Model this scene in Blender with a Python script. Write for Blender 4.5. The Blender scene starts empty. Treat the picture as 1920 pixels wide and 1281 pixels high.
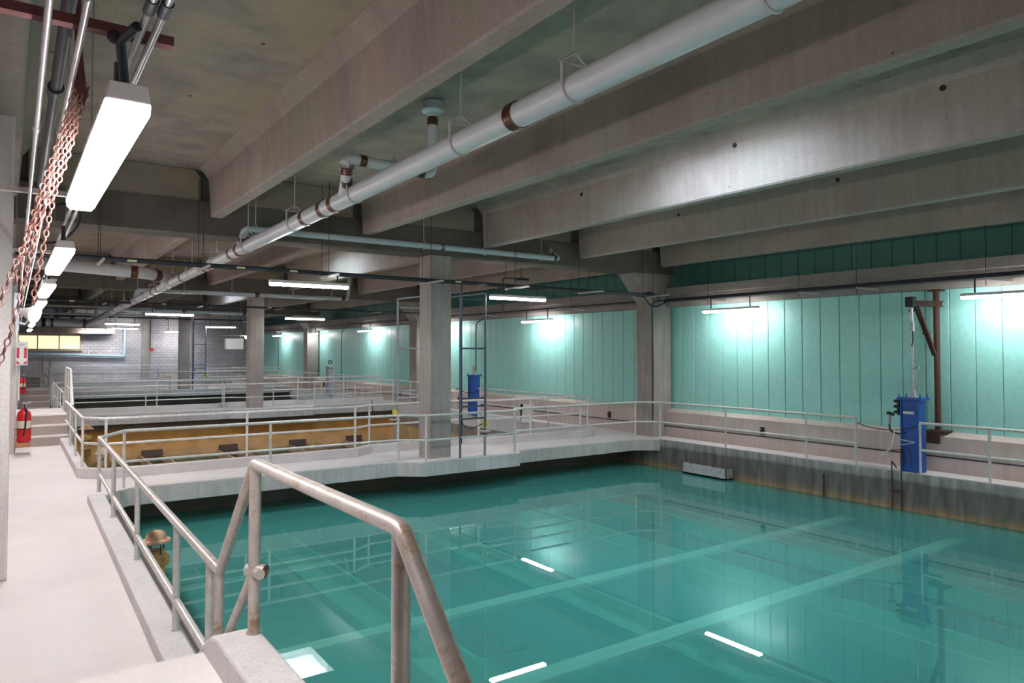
import bpy, bmesh, math, random
from mathutils import Vector, Matrix
random.seed(7)
S = bpy.context.scene
COL = S.collection

# ------------------------------------------------------------------ camera, world, exposure
cam_d = bpy.data.cameras.new('camera')
cam = bpy.data.objects.new('camera', cam_d); COL.objects.link(cam); S.camera = cam
cam_d.sensor_width = 36.0
cam_d.lens = 36.0 * 1345.0 / 1920.0
cam_d.shift_y = -17.5 / 1920.0
cam_d.clip_start = 0.05; cam_d.clip_end = 300
cam.location = (0, 0, 2.62)
cam.rotation_euler = (math.radians(91.5), 0, math.radians(-35.083))
W = bpy.data.worlds.new('world'); S.world = W; W.use_nodes = True
W.node_tree.nodes['Background'].inputs[0].default_value = (1.0, 0.92, 0.90, 1)
W.node_tree.nodes['Background'].inputs[1].default_value = 0.38
S.view_settings.view_transform = 'Standard'; S.view_settings.look = 'None'
S.view_settings.gamma = 1; S.view_settings.use_curve_mapping = False
S.view_settings.exposure = 1.08
LAMP = 34.0          # strength of the fluorescent diffusers
LAMP_LEFT = 38.0
SKY = 15.0           # strength of the sky seen in the roof lights
try:
    S.cycles.use_denoising = True; S.cycles.denoising_input_passes = 'RGB_ALBEDO_NORMAL'; S.cycles.denoising_prefilter = 'ACCURATE'; S.cycles.use_light_tree = True
    S.cycles.max_bounces = 7; S.cycles.diffuse_bounces = 4; S.cycles.glossy_bounces = 4
    S.cycles.transparent_max_bounces = 8; S.cycles.transmission_bounces = 4
    S.cycles.sample_clamp_indirect = 6
except Exception: pass

# ------------------------------------------------------------------ materials
def nm(name):
    m = bpy.data.materials.new(name); m.use_nodes = True
    return m, m.node_tree, m.node_tree.nodes['Principled BSDF']
def N(nt, t, **kw):
    n = nt.nodes.new(t)
    for k, v in kw.items():
        if hasattr(n, k): setattr(n, k, v)
        else: n.inputs[k].default_value = v
    return n
def c4(c): return (c[0], c[1], c[2], 1)
def plain(name, c, rough=0.5, metal=0.0, emit=0, spec=0.5, var=0.0):
    m, nt, b = nm(name)
    b.inputs['Base Color'].default_value = c4(c); b.inputs['Roughness'].default_value = rough
    b.inputs['Metallic'].default_value = metal; b.inputs['Specular IOR Level'].default_value = spec
    if emit:
        b.inputs['Emission Color'].default_value = c4(c); b.inputs['Emission Strength'].default_value = emit
    if var:
        tc = N(nt, 'ShaderNodeTexCoord'); nz = N(nt, 'ShaderNodeTexNoise'); nz.inputs['Scale'].default_value = 9; nz.inputs['Detail'].default_value = 6
        nt.links.new(tc.outputs['Object'], nz.inputs['Vector'])
        r = ramp(nt, [(0.3, tuple(x * (1 - var) for x in c)), (0.7, tuple(min(1, x * (1 + var)) for x in c))])
        nt.links.new(nz.outputs['Fac'], r.inputs['Fac']); nt.links.new(r.outputs['Color'], b.inputs['Base Color'])
    return m
def ramp(nt, stops):
    r = nt.nodes.new('ShaderNodeValToRGB'); e = r.color_ramp.elements
    while len(e) < len(stops): e.new(0.5)
    for k, (p, c) in enumerate(stops):
        e[k].position = p; e[k].color = c4(c)
    return r
def mixc(nt, fac, a, b, mode='MIX'):
    n = nt.nodes.new('ShaderNodeMix'); n.data_type = 'RGBA'; n.blend_type = mode
    for s, v in ((0, fac), (6, a), (7, b)):
        if hasattr(v, 'links') or hasattr(v, 'is_output'): nt.links.new(v, n.inputs[s])
        elif isinstance(v, (int, float)): n.inputs[s].default_value = v
        else: n.inputs[s].default_value = c4(v)
    return n.outputs[2]
def concrete(name, c, dark=0.72, streak=0.0, scale=1.0, tint=None, rough=0.85, pits=0.6, grain=0.16, spot=1.0, sscale=3.3):
    """cast concrete: blotches, fine grain, vertical streaks, air holes, optional form-board seams"""
    m, nt, b = nm(name); L = nt.links.new
    g = N(nt, 'ShaderNodeNewGeometry')
    n1 = N(nt, 'ShaderNodeTexNoise'); n1.inputs['Scale'].default_value = 0.9 * scale; n1.inputs['Detail'].default_value = 8; n1.inputs['Roughness'].default_value = 0.62
    L(g.outputs['Position'], n1.inputs['Vector'])
    r1 = ramp(nt, [(0.32, tuple(x * dark for x in c)), (0.62, c)]); L(n1.outputs['Fac'], r1.inputs['Fac'])
    colr = r1.outputs['Color']
    if tint:
        nt2 = N(nt, 'ShaderNodeTexNoise'); nt2.inputs['Scale'].default_value = 0.45 * scale; nt2.inputs['Detail'].default_value = 5
        L(g.outputs['Position'], nt2.inputs['Vector'])
        rr = ramp(nt, [(0.45, (0, 0, 0)), (0.68, (0.75, 0.75, 0.75))]); L(nt2.outputs['Fac'], rr.inputs['Fac'])
        colr = mixc(nt, rr.outputs['Color'], colr, tint)
    n2 = N(nt, 'ShaderNodeTexNoise'); n2.inputs['Scale'].default_value = 45; n2.inputs['Detail'].default_value = 3
    L(g.outputs['Position'], n2.inputs['Vector'])
    r2 = ramp(nt, [(0.3, (1 - grain,) * 3), (0.7, (1.0,) * 3)]); L(n2.outputs['Fac'], r2.inputs['Fac'])
    colr = mixc(nt, 1.0, colr, r2.outputs['Color'], 'MULTIPLY')
    if streak:
        mp = N(nt, 'ShaderNodeMapping'); mp.inputs['Scale'].default_value = (6, 6, 0.35); L(g.outputs['Position'], mp.inputs['Vector'])
        n3 = N(nt, 'ShaderNodeTexNoise'); n3.inputs['Scale'].default_value = 1.6; n3.inputs['Detail'].default_value = 5; L(mp.outputs['Vector'], n3.inputs['Vector'])
        r3 = ramp(nt, [(0.35, (1 - streak,) * 3), (0.6, (1.0,) * 3)]); L(n3.outputs['Fac'], r3.inputs['Fac'])
        colr = mixc(nt, 1.0, colr, r3.outputs['Color'], 'MULTIPLY')
    vo = N(nt, 'ShaderNodeTexVoronoi'); vo.inputs['Scale'].default_value = sscale
    L(g.outputs['Position'], vo.inputs['Vector'])
    rv = ramp(nt, [(0.030 * spot, (1 - pits,) * 3), (0.055 * spot, (1, 1, 1))]); L(vo.outputs['Distance'], rv.inputs['Fac'])
    colr = mixc(nt, 1.0, colr, rv.outputs['Color'], 'MULTIPLY')
    L(colr, b.inputs['Base Color']); b.inputs['Roughness'].default_value = rough; b.inputs['Specular IOR Level'].default_value = 0.25
    bp = N(nt, 'ShaderNodeBump'); bp.inputs['Strength'].default_value = 0.25; bp.inputs['Distance'].default_value = 0.02
    L(n2.outputs['Fac'], bp.inputs['Height']); L(bp.outputs['Normal'], b.inputs['Normal'])
    return m
def banded_wall(name, stops, z0, z1, wob=0.05, sk=5, lo=.62):
    """tank wall whose stains and tones lie in height bands"""
    m, nt, b = nm(name); L = nt.links.new
    g = N(nt, 'ShaderNodeNewGeometry'); sx = N(nt, 'ShaderNodeSeparateXYZ'); L(g.outputs['Position'], sx.inputs[0])
    n1 = N(nt, 'ShaderNodeTexNoise'); n1.inputs['Scale'].default_value = 2.2; n1.inputs['Detail'].default_value = 9; L(g.outputs['Position'], n1.inputs['Vector'])
    ma = N(nt, 'ShaderNodeMath', operation='MULTIPLY_ADD'); L(n1.outputs['Fac'], ma.inputs[0]); ma.inputs[1].default_value = wob * 2; L(sx.outputs[2], ma.inputs[2])
    mr = N(nt, 'ShaderNodeMapRange'); L(ma.outputs[0], mr.inputs[0]); mr.inputs[1].default_value = z0 + wob; mr.inputs[2].default_value = z1 + wob
    r = ramp(nt, stops); L(mr.outputs[0], r.inputs['Fac'])
    mp = N(nt, 'ShaderNodeMapping'); mp.inputs['Scale'].default_value = (sk, sk, 0.8); L(g.outputs['Position'], mp.inputs['Vector'])
    n3 = N(nt, 'ShaderNodeTexNoise'); n3.inputs['Scale'].default_value = 1.5; n3.inputs['Detail'].default_value = 7; L(mp.outputs['Vector'], n3.inputs['Vector'])
    r3 = ramp(nt, [(0.35, (lo,) * 3), (0.68, (1.15,) * 3)]); L(n3.outputs['Fac'], r3.inputs['Fac'])
    colr = mixc(nt, 1.0, r.outputs['Color'], r3.outputs['Color'], 'MULTIPLY')
    L(colr, b.inputs['Base Color']); b.inputs['Roughness'].default_value = 0.8
    return m
def metal(name, c, rough=0.45, metallic=0.7, rust=0.0, rustc=(0.30, 0.16, 0.10)):
    m, nt, b = nm(name); L = nt.links.new
    tc = N(nt, 'ShaderNodeNewGeometry'); n1 = N(nt, 'ShaderNodeTexNoise'); n1.inputs['Scale'].default_value = 14; n1.inputs['Detail'].default_value = 7
    L(tc.outputs['Position'], n1.inputs['Vector'])
    r = ramp(nt, [(0.35, tuple(x * 0.8 for x in c)), (0.65, c)]); L(n1.outputs['Fac'], r.inputs['Fac']); colr = r.outputs['Color']
    if rust:
        n2 = N(nt, 'ShaderNodeTexNoise'); n2.inputs['Scale'].default_value = 7; n2.inputs['Detail'].default_value = 8; n2.inputs['Roughness'].default_value = 0.7
        L(tc.outputs['Position'], n2.inputs['Vector'])
        rr = ramp(nt, [(0.66 - rust * 0.25, (0, 0, 0)), (0.72 - rust * 0.1, (1, 1, 1))]); L(n2.outputs['Fac'], rr.inputs['Fac'])
        colr = mixc(nt, rr.outputs['Color'], colr, rustc)
        inv = N(nt, 'ShaderNodeMath', operation='MULTIPLY_ADD'); L(rr.outputs['Color'], inv.inputs[0]); inv.inputs[1].default_value = -metallic; inv.inputs[2].default_value = metallic
        L(inv.outputs[0], b.inputs['Metallic'])
    else: b.inputs['Metallic'].default_value = metallic
    L(colr, b.inputs['Base Color']); b.inputs['Roughness'].default_value = rough
    return m
def block_wall(name):
    m, nt, b = nm(name); L = nt.links.new
    g = N(nt, 'ShaderNodeNewGeometry'); sx = N(nt, 'ShaderNodeSeparateXYZ'); L(g.outputs['Position'], sx.inputs[0])
    cb = N(nt, 'ShaderNodeCombineXYZ'); L(sx.outputs[0], cb.inputs[0]); L(sx.outputs[2], cb.inputs[1])
    bt = N(nt, 'ShaderNodeTexBrick'); L(cb.outputs[0], bt.inputs['Vector'])
    bt.inputs['Scale'].default_value = 1.0; bt.inputs['Brick Width'].default_value = 0.42; bt.inputs['Row Height'].default_value = 0.21; bt.inputs['Mortar Size'].default_value = 0.012
    bt.inputs['Color1'].default_value = (0.64, 0.60, 0.64, 1); bt.inputs['Color2'].default_value = (0.54, 0.51, 0.55, 1); bt.inputs['Mortar'].default_value = (0.30, 0.28, 0.31, 1)
    n1 = N(nt, 'ShaderNodeTexNoise'); n1.inputs['Scale'].default_value = 0.5; n1.inputs['Detail'].default_value = 6; L(g.outputs['Position'], n1.inputs['Vector'])
    r = ramp(nt, [(0.35, (0.75,) * 3), (0.65, (1.1,) * 3)]); L(n1.outputs['Fac'], r.inputs['Fac'])
    L(mixc(nt, 1.0, bt.outputs['Color'], r.outputs['Color'], 'MULTIPLY'), b.inputs['Base Color']); b.inputs['Roughness'].default_value = 0.8
    return m
def water(name, c, body=0.6, tint=(0.3, 0.62, 0.58), ior=1.33, depthc=None):
    m, nt, b = nm(name); L = nt.links.new; nt.nodes.remove(b)
    out = nt.nodes['Material Output']
    df = N(nt, 'ShaderNodeBsdfDiffuse'); df.inputs['Color'].default_value = c4(c)
    tr = N(nt, 'ShaderNodeBsdfTransparent'); tr.inputs['Color'].default_value = c4(tint)
    gl = N(nt, 'ShaderNodeBsdfGlossy'); gl.inputs['Roughness'].default_value = 0.0; gl.inputs['Color'].default_value = (0.95, 1, 1, 1)
    fr = N(nt, 'ShaderNodeFresnel'); fr.inputs['IOR'].default_value = ior
    g = N(nt, 'ShaderNodeNewGeometry'); nz = N(nt, 'ShaderNodeTexNoise'); nz.inputs['Scale'].default_value = 1.3; nz.inputs['Detail'].default_value = 2
    L(g.outputs['Position'], nz.inputs['Vector'])
    bp = N(nt, 'ShaderNodeBump'); bp.inputs['Strength'].default_value = 0.006; bp.inputs['Distance'].default_value = 0.03; L(nz.outputs['Fac'], bp.inputs['Height'])
    L(bp.outputs['Normal'], gl.inputs['Normal']); L(bp.outputs['Normal'], fr.inputs['Normal'])
    m1 = N(nt, 'ShaderNodeMixShader'); m1.inputs[0].default_value = body; L(tr.outputs[0], m1.inputs[1]); L(df.outputs[0], m1.inputs[2])
    m2 = N(nt, 'ShaderNodeMixShader'); L(fr.outputs[0], m2.inputs[0]); L(m1.outputs[0], m2.inputs[1]); L(gl.outputs[0], m2.inputs[2])
    L(m2.outputs[0], out.inputs['Surface'])
    return m
M = {}
M['beam'] = concrete('beam_concrete', (0.50, 0.395, 0.355), dark=0.74, streak=0.09, tint=(0.36, 0.34, 0.28), pits=0.8, sscale=2.2, spot=.7)
M['ceil'] = concrete('ceiling_concrete', (0.46, 0.37, 0.32), dark=0.66, tint=(0.46, 0.37, 0.26), pits=0.85, scale=1.6, spot=1.5, sscale=2.4)
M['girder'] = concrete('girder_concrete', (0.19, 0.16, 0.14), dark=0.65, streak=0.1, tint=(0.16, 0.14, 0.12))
M['diaphragm'] = concrete('infill_concrete', (0.40, 0.34, 0.28), dark=0.75, tint=(0.42, 0.33, 0.20))
M['column'] = concrete('column_concrete', (0.46, 0.405, 0.38), dark=0.76, streak=0.15)
M['spandrel'] = concrete('spandrel_concrete', (0.36, 0.31, 0.29), dark=0.8, streak=0.08)
M['floor'] = concrete('walkway_floor', (0.80, 0.74, 0.735), dark=0.9, pits=0.1, grain=0.06, tint=(0.76, 0.70, 0.70))
M['kerb'] = concrete('kerb_concrete', (0.74, 0.70, 0.70), dark=0.86, pits=0.3, streak=0.05)
M['slab'] = concrete('slab_edge_concrete', (0.72, 0.68, 0.67), dark=0.76, pits=0.5, streak=0.14, tint=(0.52, 0.50, 0.48))
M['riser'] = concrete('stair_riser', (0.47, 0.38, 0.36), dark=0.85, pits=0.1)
M['leftcol'] = concrete('left_column_concrete', (0.86, 0.80, 0.79), dark=0.88, pits=0.2, streak=0.1)
M['leftwall'] = concrete('left_wall_concrete', (0.30, 0.25, 0.26), dark=0.75)  # dark tone puts the shade on this wall into its colour
M['parapet'] = concrete('parapet_concrete', (0.76, 0.63, 0.585), dark=0.85, pits=0.35, streak=0.12, tint=(0.55, 0.45, 0.40))
M['ledgeblock'] = concrete('ledge_block', (0.17, 0.12, 0.11), pits=0.1)
M['poolwall'] = banded_wall('main_tank_wall', [(0.0, (0.25, 0.24, 0.14)), (0.60, (0.28, 0.20, 0.09)), (0.685, (0.40, 0.27, 0.14)), (0.72, (0.24, 0.19, 0.14)), (0.76, (0.17, 0.155, 0.145)), (0.865, (0.16, 0.15, 0.14)), (0.885, (0.33, 0.32, 0.31)), (0.95, (0.42, 0.41, 0.40))], -3.0, 0.2, 0.05)
M['darkwall'] = concrete('shade_toned_tank_wall', (0.13, 0.12, 0.10), pits=0.2)  # shade under the walkway is put into this dark wall colour
M['ochre'] = banded_wall('ochre_tank_wall', [(0.0, (0.20, 0.18, 0.10)), (0.40, (0.30, 0.24, 0.12)), (0.47, (0.86, 0.50, 0.24)), (0.60, (0.88, 0.47, 0.18)), (0.66, (0.56, 0.26, 0.055)), (0.78, (0.42, 0.19, 0.045)), (0.81, (0.12, 0.10, 0.07)), (1.0, (0.16, 0.14, 0.12))], -3.0, 0.2, 0.2, 0.7, .8)  # ochre bands, with a darker band along the top
M['tankside'] = banded_wall('tank_side_wall', [(0.0, (0.2, 0.18, 0.10)), (0.47, (0.62, 0.40, 0.17)), (0.66, (0.72, 0.46, 0.2)), (0.70, (0.30, 0.25, 0.2)), (1.0, (0.34, 0.31, 0.29))], -3.0, 0.2, 0.06)
M['grimwall'] = concrete('far_tank_wall', (0.10, 0.10, 0.08), pits=0.2)
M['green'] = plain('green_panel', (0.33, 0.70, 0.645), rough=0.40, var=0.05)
M['greenupper'] = plain('shade_toned_green_panel', (0.075, 0.26, 0.215), rough=0.5, var=0.05)  # green panel darkened: shade of the recess is put into the colour
M['gap'] = plain('panel_joint', (0.05, 0.14, 0.12), rough=0.8)
M['galv'] = metal('galvanised_rail', (0.66, 0.63, 0.61), rough=0.42, metallic=0.45, rust=0.15, rustc=(0.42, 0.33, 0.28))
M['galvfar'] = metal('galvanised_rail_far', (0.74, 0.71, 0.69), rough=0.5, metallic=0.25)
M['worn'] = metal('worn_rail', (0.60, 0.54, 0.50), rough=0.38, metallic=0.45, rust=0.55, rustc=(0.30, 0.19, 0.12))
M['conduit'] = metal('steel_conduit', (0.52, 0.50, 0.52), rough=0.3, metallic=0.8)
M['blackpipe'] = metal('dark_conduit', (0.035, 0.04, 0.055), rough=0.45, metallic=0.3)
M['strut'] = metal('strut_channel', (0.50, 0.45, 0.42), rough=0.5, metallic=0.5)
M['darksteel'] = metal('dark_frame_steel', (0.12, 0.15, 0.20), rough=0.5, metallic=0.5)
M['greysteel'] = metal('grey_frame_steel', (0.38, 0.41, 0.46), rough=0.5, metallic=0.4)
M['rust'] = metal('rusty_steel', (0.10, 0.045, 0.035), rough=0.75, metallic=0.1, rust=0.3, rustc=(0.17, 0.07, 0.045))
M['rod'] = plain('hanger_rod', (0.34, 0.32, 0.31), rough=0.5, metal=0.5)
M['rodpale'] = plain('pale_hanger_rod', (0.55, 0.53, 0.54), rough=0.5, metal=0.4)
M['roddark'] = plain('dark_hanger_rod', (0.05, 0.04, 0.04), rough=0.6)
M['pvc'] = plain('grey_white_pipe', (0.60, 0.60, 0.625), rough=0.33, var=0.04)
M['pvc2'] = plain('pale_blue_pipe', (0.50, 0.56, 0.60), rough=0.4, var=0.05)
M['coupling'] = metal('copper_brown_coupling', (0.20, 0.10, 0.075), rough=0.32, metallic=0.7)
M['housing'] = plain('lamp_housing', (0.80, 0.76, 0.75), rough=0.5)
M['lamp'] = plain('lamp_diffuser', (1.0, 0.97, 0.95), rough=0.5, emit=LAMP)
M['lampwall'] = plain('lamp_diffuser_wall', (1.0, 0.98, 0.97), rough=0.5, emit=30.0)
M['lampleft'] = plain('lamp_diffuser_left', (1.0, 0.97, 0.95), rough=0.5, emit=LAMP_LEFT)
M['skypane'] = plain('roof_light_pane', (0.66, 0.84, 1.0), rough=0.5, emit=SKY)
M['shaft'] = plain('roof_light_shaft', (0.75, 0.78, 0.80), rough=0.7, var=0.05)
M['blue'] = plain('blue_paint', (0.012, 0.10, 0.42), rough=0.38)
M['bluedark'] = plain('blue_paint_face', (0.010, 0.085, 0.38), rough=0.38)
M['greypaint'] = plain('grey_paint', (0.36, 0.37, 0.42), rough=0.45)
M['black'] = plain('black_rubber', (0.015, 0.015, 0.018), rough=0.6)
M['white'] = plain('white_paint', (0.8, 0.79, 0.79), rough=0.5)
M['red'] = plain('red_paint', (0.62, 0.012, 0.018), rough=0.35)
M['signred'] = plain('sign_red', (0.60, 0.02, 0.05), rough=0.5)
M['yellow'] = plain('yellow_paint', (0.80, 0.66, 0.03), rough=0.45)
M['tag'] = plain('cream_tag', (0.75, 0.70, 0.45), rough=0.6)
M['chain'] = metal('rusty_pink_chain', (0.40, 0.19, 0.165), rough=0.65, metallic=0.1, rust=0.6, rustc=(0.20, 0.08, 0.06))
M['darkchain'] = metal('dark_rusty_chain', (0.12, 0.03, 0.03), rough=0.7, metallic=0.2)
M['mushcap'] = plain('encrusted_cap', (0.58, 0.36, 0.22), rough=0.8, var=0.25)
M['mushbody'] = plain('ochre_pipe', (0.40, 0.23, 0.07), rough=0.75, var=0.4)
M['board'] = plain('trough_board', (0.50, 0.33, 0.20), rough=0.8, var=0.3)
M['sunk'] = plain('sunken_channel', (1.0, 1.0, 0.82), rough=0.9)
M['sunkdull'] = plain('sunken_trough_board', (0.34, 0.60, 0.42), rough=0.9)
M['tankfloor'] = plain('tank_floor', (0.08, 0.34, 0.29), rough=0.9)
M['block'] = block_wall('grey_block_wall')
M['pane'] = plain('window_pane', (1.0, 0.84, 0.56), rough=0.4, emit=0.48)
M['cream'] = plain('window_frame_paint', (0.60, 0.50, 0.36), rough=0.6)
M['bluepipe'] = plain('light_blue_pipe', (0.42, 0.66, 0.78), rough=0.4)
M['fountain'] = plain('galvanised_trough', (0.50, 0.50, 0.52), rough=0.6, metal=0.3, var=0.15)
M['extcream'] = plain('cream_label', (0.70, 0.66, 0.50), rough=0.6)
M['brass'] = plain('brass_fitting', (0.50, 0.36, 0.15), rough=0.35, metal=0.8)
M['orange'] = plain('terracotta_base', (0.50, 0.22, 0.10), rough=0.8)
M['pink'] = plain('pipe_wrap', (0.48, 0.25, 0.22), rough=0.6)
M['water'] = water('turquoise_water', (0.125, 0.560, 0.505), 0.47, (0.62, 0.92, 0.84), ior=1.42)
M['waterdark'] = water('dark_green_water', (0.02, 0.085, 0.07), 0.8, (0.2, 0.3, 0.25))
M['waterochre'] = water('murky_low_water', (0.13, 0.14, 0.07), 0.75, (0.4, 0.35, 0.2))

# ------------------------------------------------------------------ mesh helpers
class MB:
    def __init__(s): s.v = []; s.f = []; s.smooth = False; s.keep = False
    def add(s, vs, fs):
        o = len(s.v); s.v += [tuple(v) for v in vs]; s.f += [tuple(o + i for i in f) for f in fs]; return s
    def box(s, x0, y0, z0, x1, y1, z1):
        if x0 > x1: x0, x1 = x1, x0
        if y0 > y1: y0, y1 = y1, y0
        if z0 > z1: z0, z1 = z1, z0
        return s.add([(x0,y0,z0),(x1,y0,z0),(x1,y1,z0),(x0,y1,z0),(x0,y0,z1),(x1,y0,z1),(x1,y1,z1),(x0,y1,z1)],
                     [(0,3,2,1),(4,5,6,7),(0,1,5,4),(1,2,6,5),(2,3,7,6),(3,0,4,7)])
    def prism(s, pts, a0, a1, axis):
        """polygon pts extruded along axis from a0 to a1; pts are the two other coordinates in order"""
        def mk(p, a):
            if axis == 'x': return (a, p[0], p[1])
            if axis == 'y': return (p[0], a, p[1])
            return (p[0], p[1], a)
        n = len(pts)
        vs = [mk(p, a0) for p in pts] + [mk(p, a1) for p in pts]
        fs = [tuple(range(n)), tuple(range(2 * n - 1, n - 1, -1))] + [(i, i + n, (i + 1) % n + n, (i + 1) % n) for i in range(n)]
        return s.add(vs, fs)
    def tube(s, path, r, n=12, cap=True):
        P = [Vector(p) for p in path]; k = len(P); s.smooth = True
        rs = r if isinstance(r, (list, tuple)) else [r] * k
        T = []
        for i in range(k):
            a = (P[i] - P[i-1]).normalized() if i > 0 else None
            b = (P[i+1] - P[i]).normalized() if i < k - 1 else None
            t = (a + b) if a and b else (a or b)
            T.append(t.normalized() if t.length > 1e-6 else (a or b))
        up = Vector((0, 0, 1)) if abs(T[0].z) < 0.9 else Vector((1, 0, 0))
        u = T[0].cross(up).normalized(); vs = []
        for i in range(k):
            u = (u - T[i] * u.dot(T[i])).normalized(); w = T[i].cross(u)
            sc = 1.0
            if 0 < i < k - 1:
                c = max(0.5, (P[i] - P[i-1]).normalized().dot(T[i])); sc = 1 / c
            for j in range(n):
                a = 2 * math.pi * j / n
                vs.append(P[i] + (u * math.cos(a) + w * math.sin(a)) * rs[i] * (1 + (sc - 1) * 0.5))
        fs = [(i*n+j, i*n+(j+1)%n, (i+1)*n+(j+1)%n, (i+1)*n+j) for i in range(k-1) for j in range(n)]
        if cap: fs += [tuple(range(n-1, -1, -1)), tuple(range((k-1)*n, k*n))]
        return s.add(vs, fs)
    def lathe(s, prof, c=(0, 0, 0), k=1.0, n=24):
        s.smooth = True; prof = [(r * k, z * k) for r, z in prof]
        vs = [(c[0] + r * math.cos(2*math.pi*j/n), c[1] + r * math.sin(2*math.pi*j/n), c[2] + z) for r, z in prof for j in range(n)]
        fs = [(i*n+j, i*n+(j+1)%n, (i+1)*n+(j+1)%n, (i+1)*n+j) for i in range(len(prof)-1) for j in range(n)]
        fs += [tuple(range(n-1, -1, -1)), tuple(range((len(prof)-1)*n, len(prof)*n))]
        return s.add(vs, fs)
    def torus(s, c, nrm, R, r, n=16, m=6, stretch=1.0, dirv=None):
        s.smooth = True
        c = Vector(c); nrm = Vector(nrm).normalized()
        u = Vector(dirv).normalized() if dirv else nrm.orthogonal().normalized()
        u = (u - nrm * u.dot(nrm)).normalized(); w = nrm.cross(u); vs = []
        for i in range(n):
            a = 2*math.pi*i/n; d = u*math.cos(a)*stretch + w*math.sin(a); dd = (u*math.cos(a) + w*math.sin(a))
            for j in range(m):
                b = 2*math.pi*j/m
                vs.append(c + d*R + dd*r*math.cos(b) + nrm*r*math.sin(b))
        fs = [(i*m+j, ((i+1)%n)*m+j, ((i+1)%n)*m+(j+1)%m, i*m+(j+1)%m) for i in range(n) for j in range(m)]
        return s.add(vs, fs)
    def build(s, name, mat, parent=None, bevel=0.0, label=None):
        me = bpy.data.meshes.new(name); me.from_pydata(s.v, [], s.f)
        if len(s.f) > 1:
            bm = bmesh.new(); bm.from_mesh(me); bmesh.ops.recalc_face_normals(bm, faces=bm.faces[:])
            bm.to_mesh(me); bm.free()
        me.materials.append(M[mat] if isinstance(mat, str) else mat)
        if s.smooth:
            me.shade_smooth()
            try: me.set_sharp_from_angle(angle=math.radians(40))
            except Exception: pass
        o = bpy.data.objects.new(name, me); COL.objects.link(o)
        if parent is not None:
            o.parent = parent
            if parent.type == 'EMPTY':
                o.matrix_parent_inverse = Matrix.Translation(-Vector(parent.location))
        if bevel:
            b = o.modifiers.new('bevel', 'BEVEL'); b.width = bevel; b.segments = 2; b.limit_method = 'ANGLE'; b.angle_limit = math.radians(40)
        if label: o['label'] = label
        return o
def tag(o, label, cat, group=None, kind=None):
    o['label'] = label; o['category'] = cat
    if group: o['group'] = group
    if kind: o['kind'] = kind
    return o
def thing(name, label, cat, loc, group=None, kind=None):
    o = bpy.data.objects.new(name, None); COL.objects.link(o); o.location = loc; o.empty_display_size = 0.1
    return tag(o, label, cat, group, kind)
def struct(o, label, cat, group=None): return tag(o, label, cat, group, 'structure')
def dup(root, delta, label, group=None):
    """copy a thing with its parts and sub-parts and move it by delta"""
    r = root.copy(); COL.objects.link(r); r.location = Vector(root.location) + Vector(delta); r['label'] = label
    if group: r['group'] = group
    for ch in list(root.children):
        c = ch.copy(); COL.objects.link(c); c.parent = r
        c.matrix_parent_inverse = ch.matrix_parent_inverse.copy()
        for g in list(ch.children):
            d = g.copy(); COL.objects.link(d); d.parent = c; d.matrix_parent_inverse = g.matrix_parent_inverse.copy()
    return r
def arc(p0, corner, p1, r, n=6):
    """points rounding a corner"""
    p0, c, p1 = Vector(p0), Vector(corner), Vector(p1)
    a = (p0 - c).normalized(); b = (p1 - c).normalized()
    A = c + a * r; B = c + b * r; out = []
    for i in range(n + 1):
        t = i / n; out.append(tuple(A * (1-t)**2 + c * 2*t*(1-t) + B * t*t))
    return out
def rounded(path, r=0.1, n=5):
    out = [path[0]]
    for i in range(1, len(path) - 1): out += arc(path[i-1], path[i], path[i+1], r, n)
    return out + [path[-1]]
def topz(x, y):
    """underside of the structure above a point"""
    for i, b in enumerate([-0.13, 3.30, 6.56, 9.83, 13.02, 16.25]):
        if b - .03 < x < b + .265: return 5.335 - i * .03
        if b - .24 < x < b + .48: return 6.06
    for g in (15.4, 30.9, 46.35):
        if g - .02 < y < g + .8: return 4.98
    return 6.28
def kx(x, y): return x + (y - 7.0) * 0.012       # the left walkway runs very slightly askew to the beams

BAY = 15.5
H2 = [(15.25, 0)]
# ------------------------------------------------------------------ ceiling: slab with roof-light openings, tee beams, girders
sky_y = [7.55, 24.15, 39.9, 55.4]; sky_x = (7.2, 8.98); SH = 1.15
ZC = 6.28
mb = MB()
ys = [-6.0]
for c in sky_y: ys += [c - SH, c + SH]
ys += [62.0]
for i in range(len(ys) - 1):
    if i % 2 == 0: mb.box(-1.2, ys[i], ZC, 17.8, ys[i+1], ZC + 0.25)
    else:
        mb.box(-1.2, ys[i], ZC, sky_x[0], ys[i+1], ZC + 0.25); mb.box(sky_x[1], ys[i], ZC, 17.8, ys[i+1], ZC + 0.25)
struct(mb.build('ceiling', 'ceil'), 'stained concrete ceiling deck above the tanks', 'ceiling')
WHERE = ['over the main tank', 'over the second tank', 'over the third tank', 'over the farthest tank']
for k, c in enumerate(sky_y):
    t = thing('skylight', 'roof light with pale shaft ' + WHERE[k], 'skylight', (8.1, c, ZC), 'roof lights between the beams')
    m = MB(); x0, x1 = sky_x; y0, y1 = c - SH, c + SH; zt = 6.98
    m.box(x0 - .08, y0 - .08, ZC + .26, x0, y1 + .08, zt).box(x1, y0 - .08, ZC + .26, x1 + .08, y1 + .08, zt)
    m.box(x0, y0 - .08, ZC + .26, x1, y0, zt).box(x0, y1, ZC + .26, x1, y1 + .08, zt)
    m.build('shaft', 'shaft', t)
    MB().box(x0, y0, zt - .02, x1, y1, zt + .02).build('pane', 'skypane', t)
beamx = [-0.13, 3.30, 6.56, 9.83, 13.02, 16.25]
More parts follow.
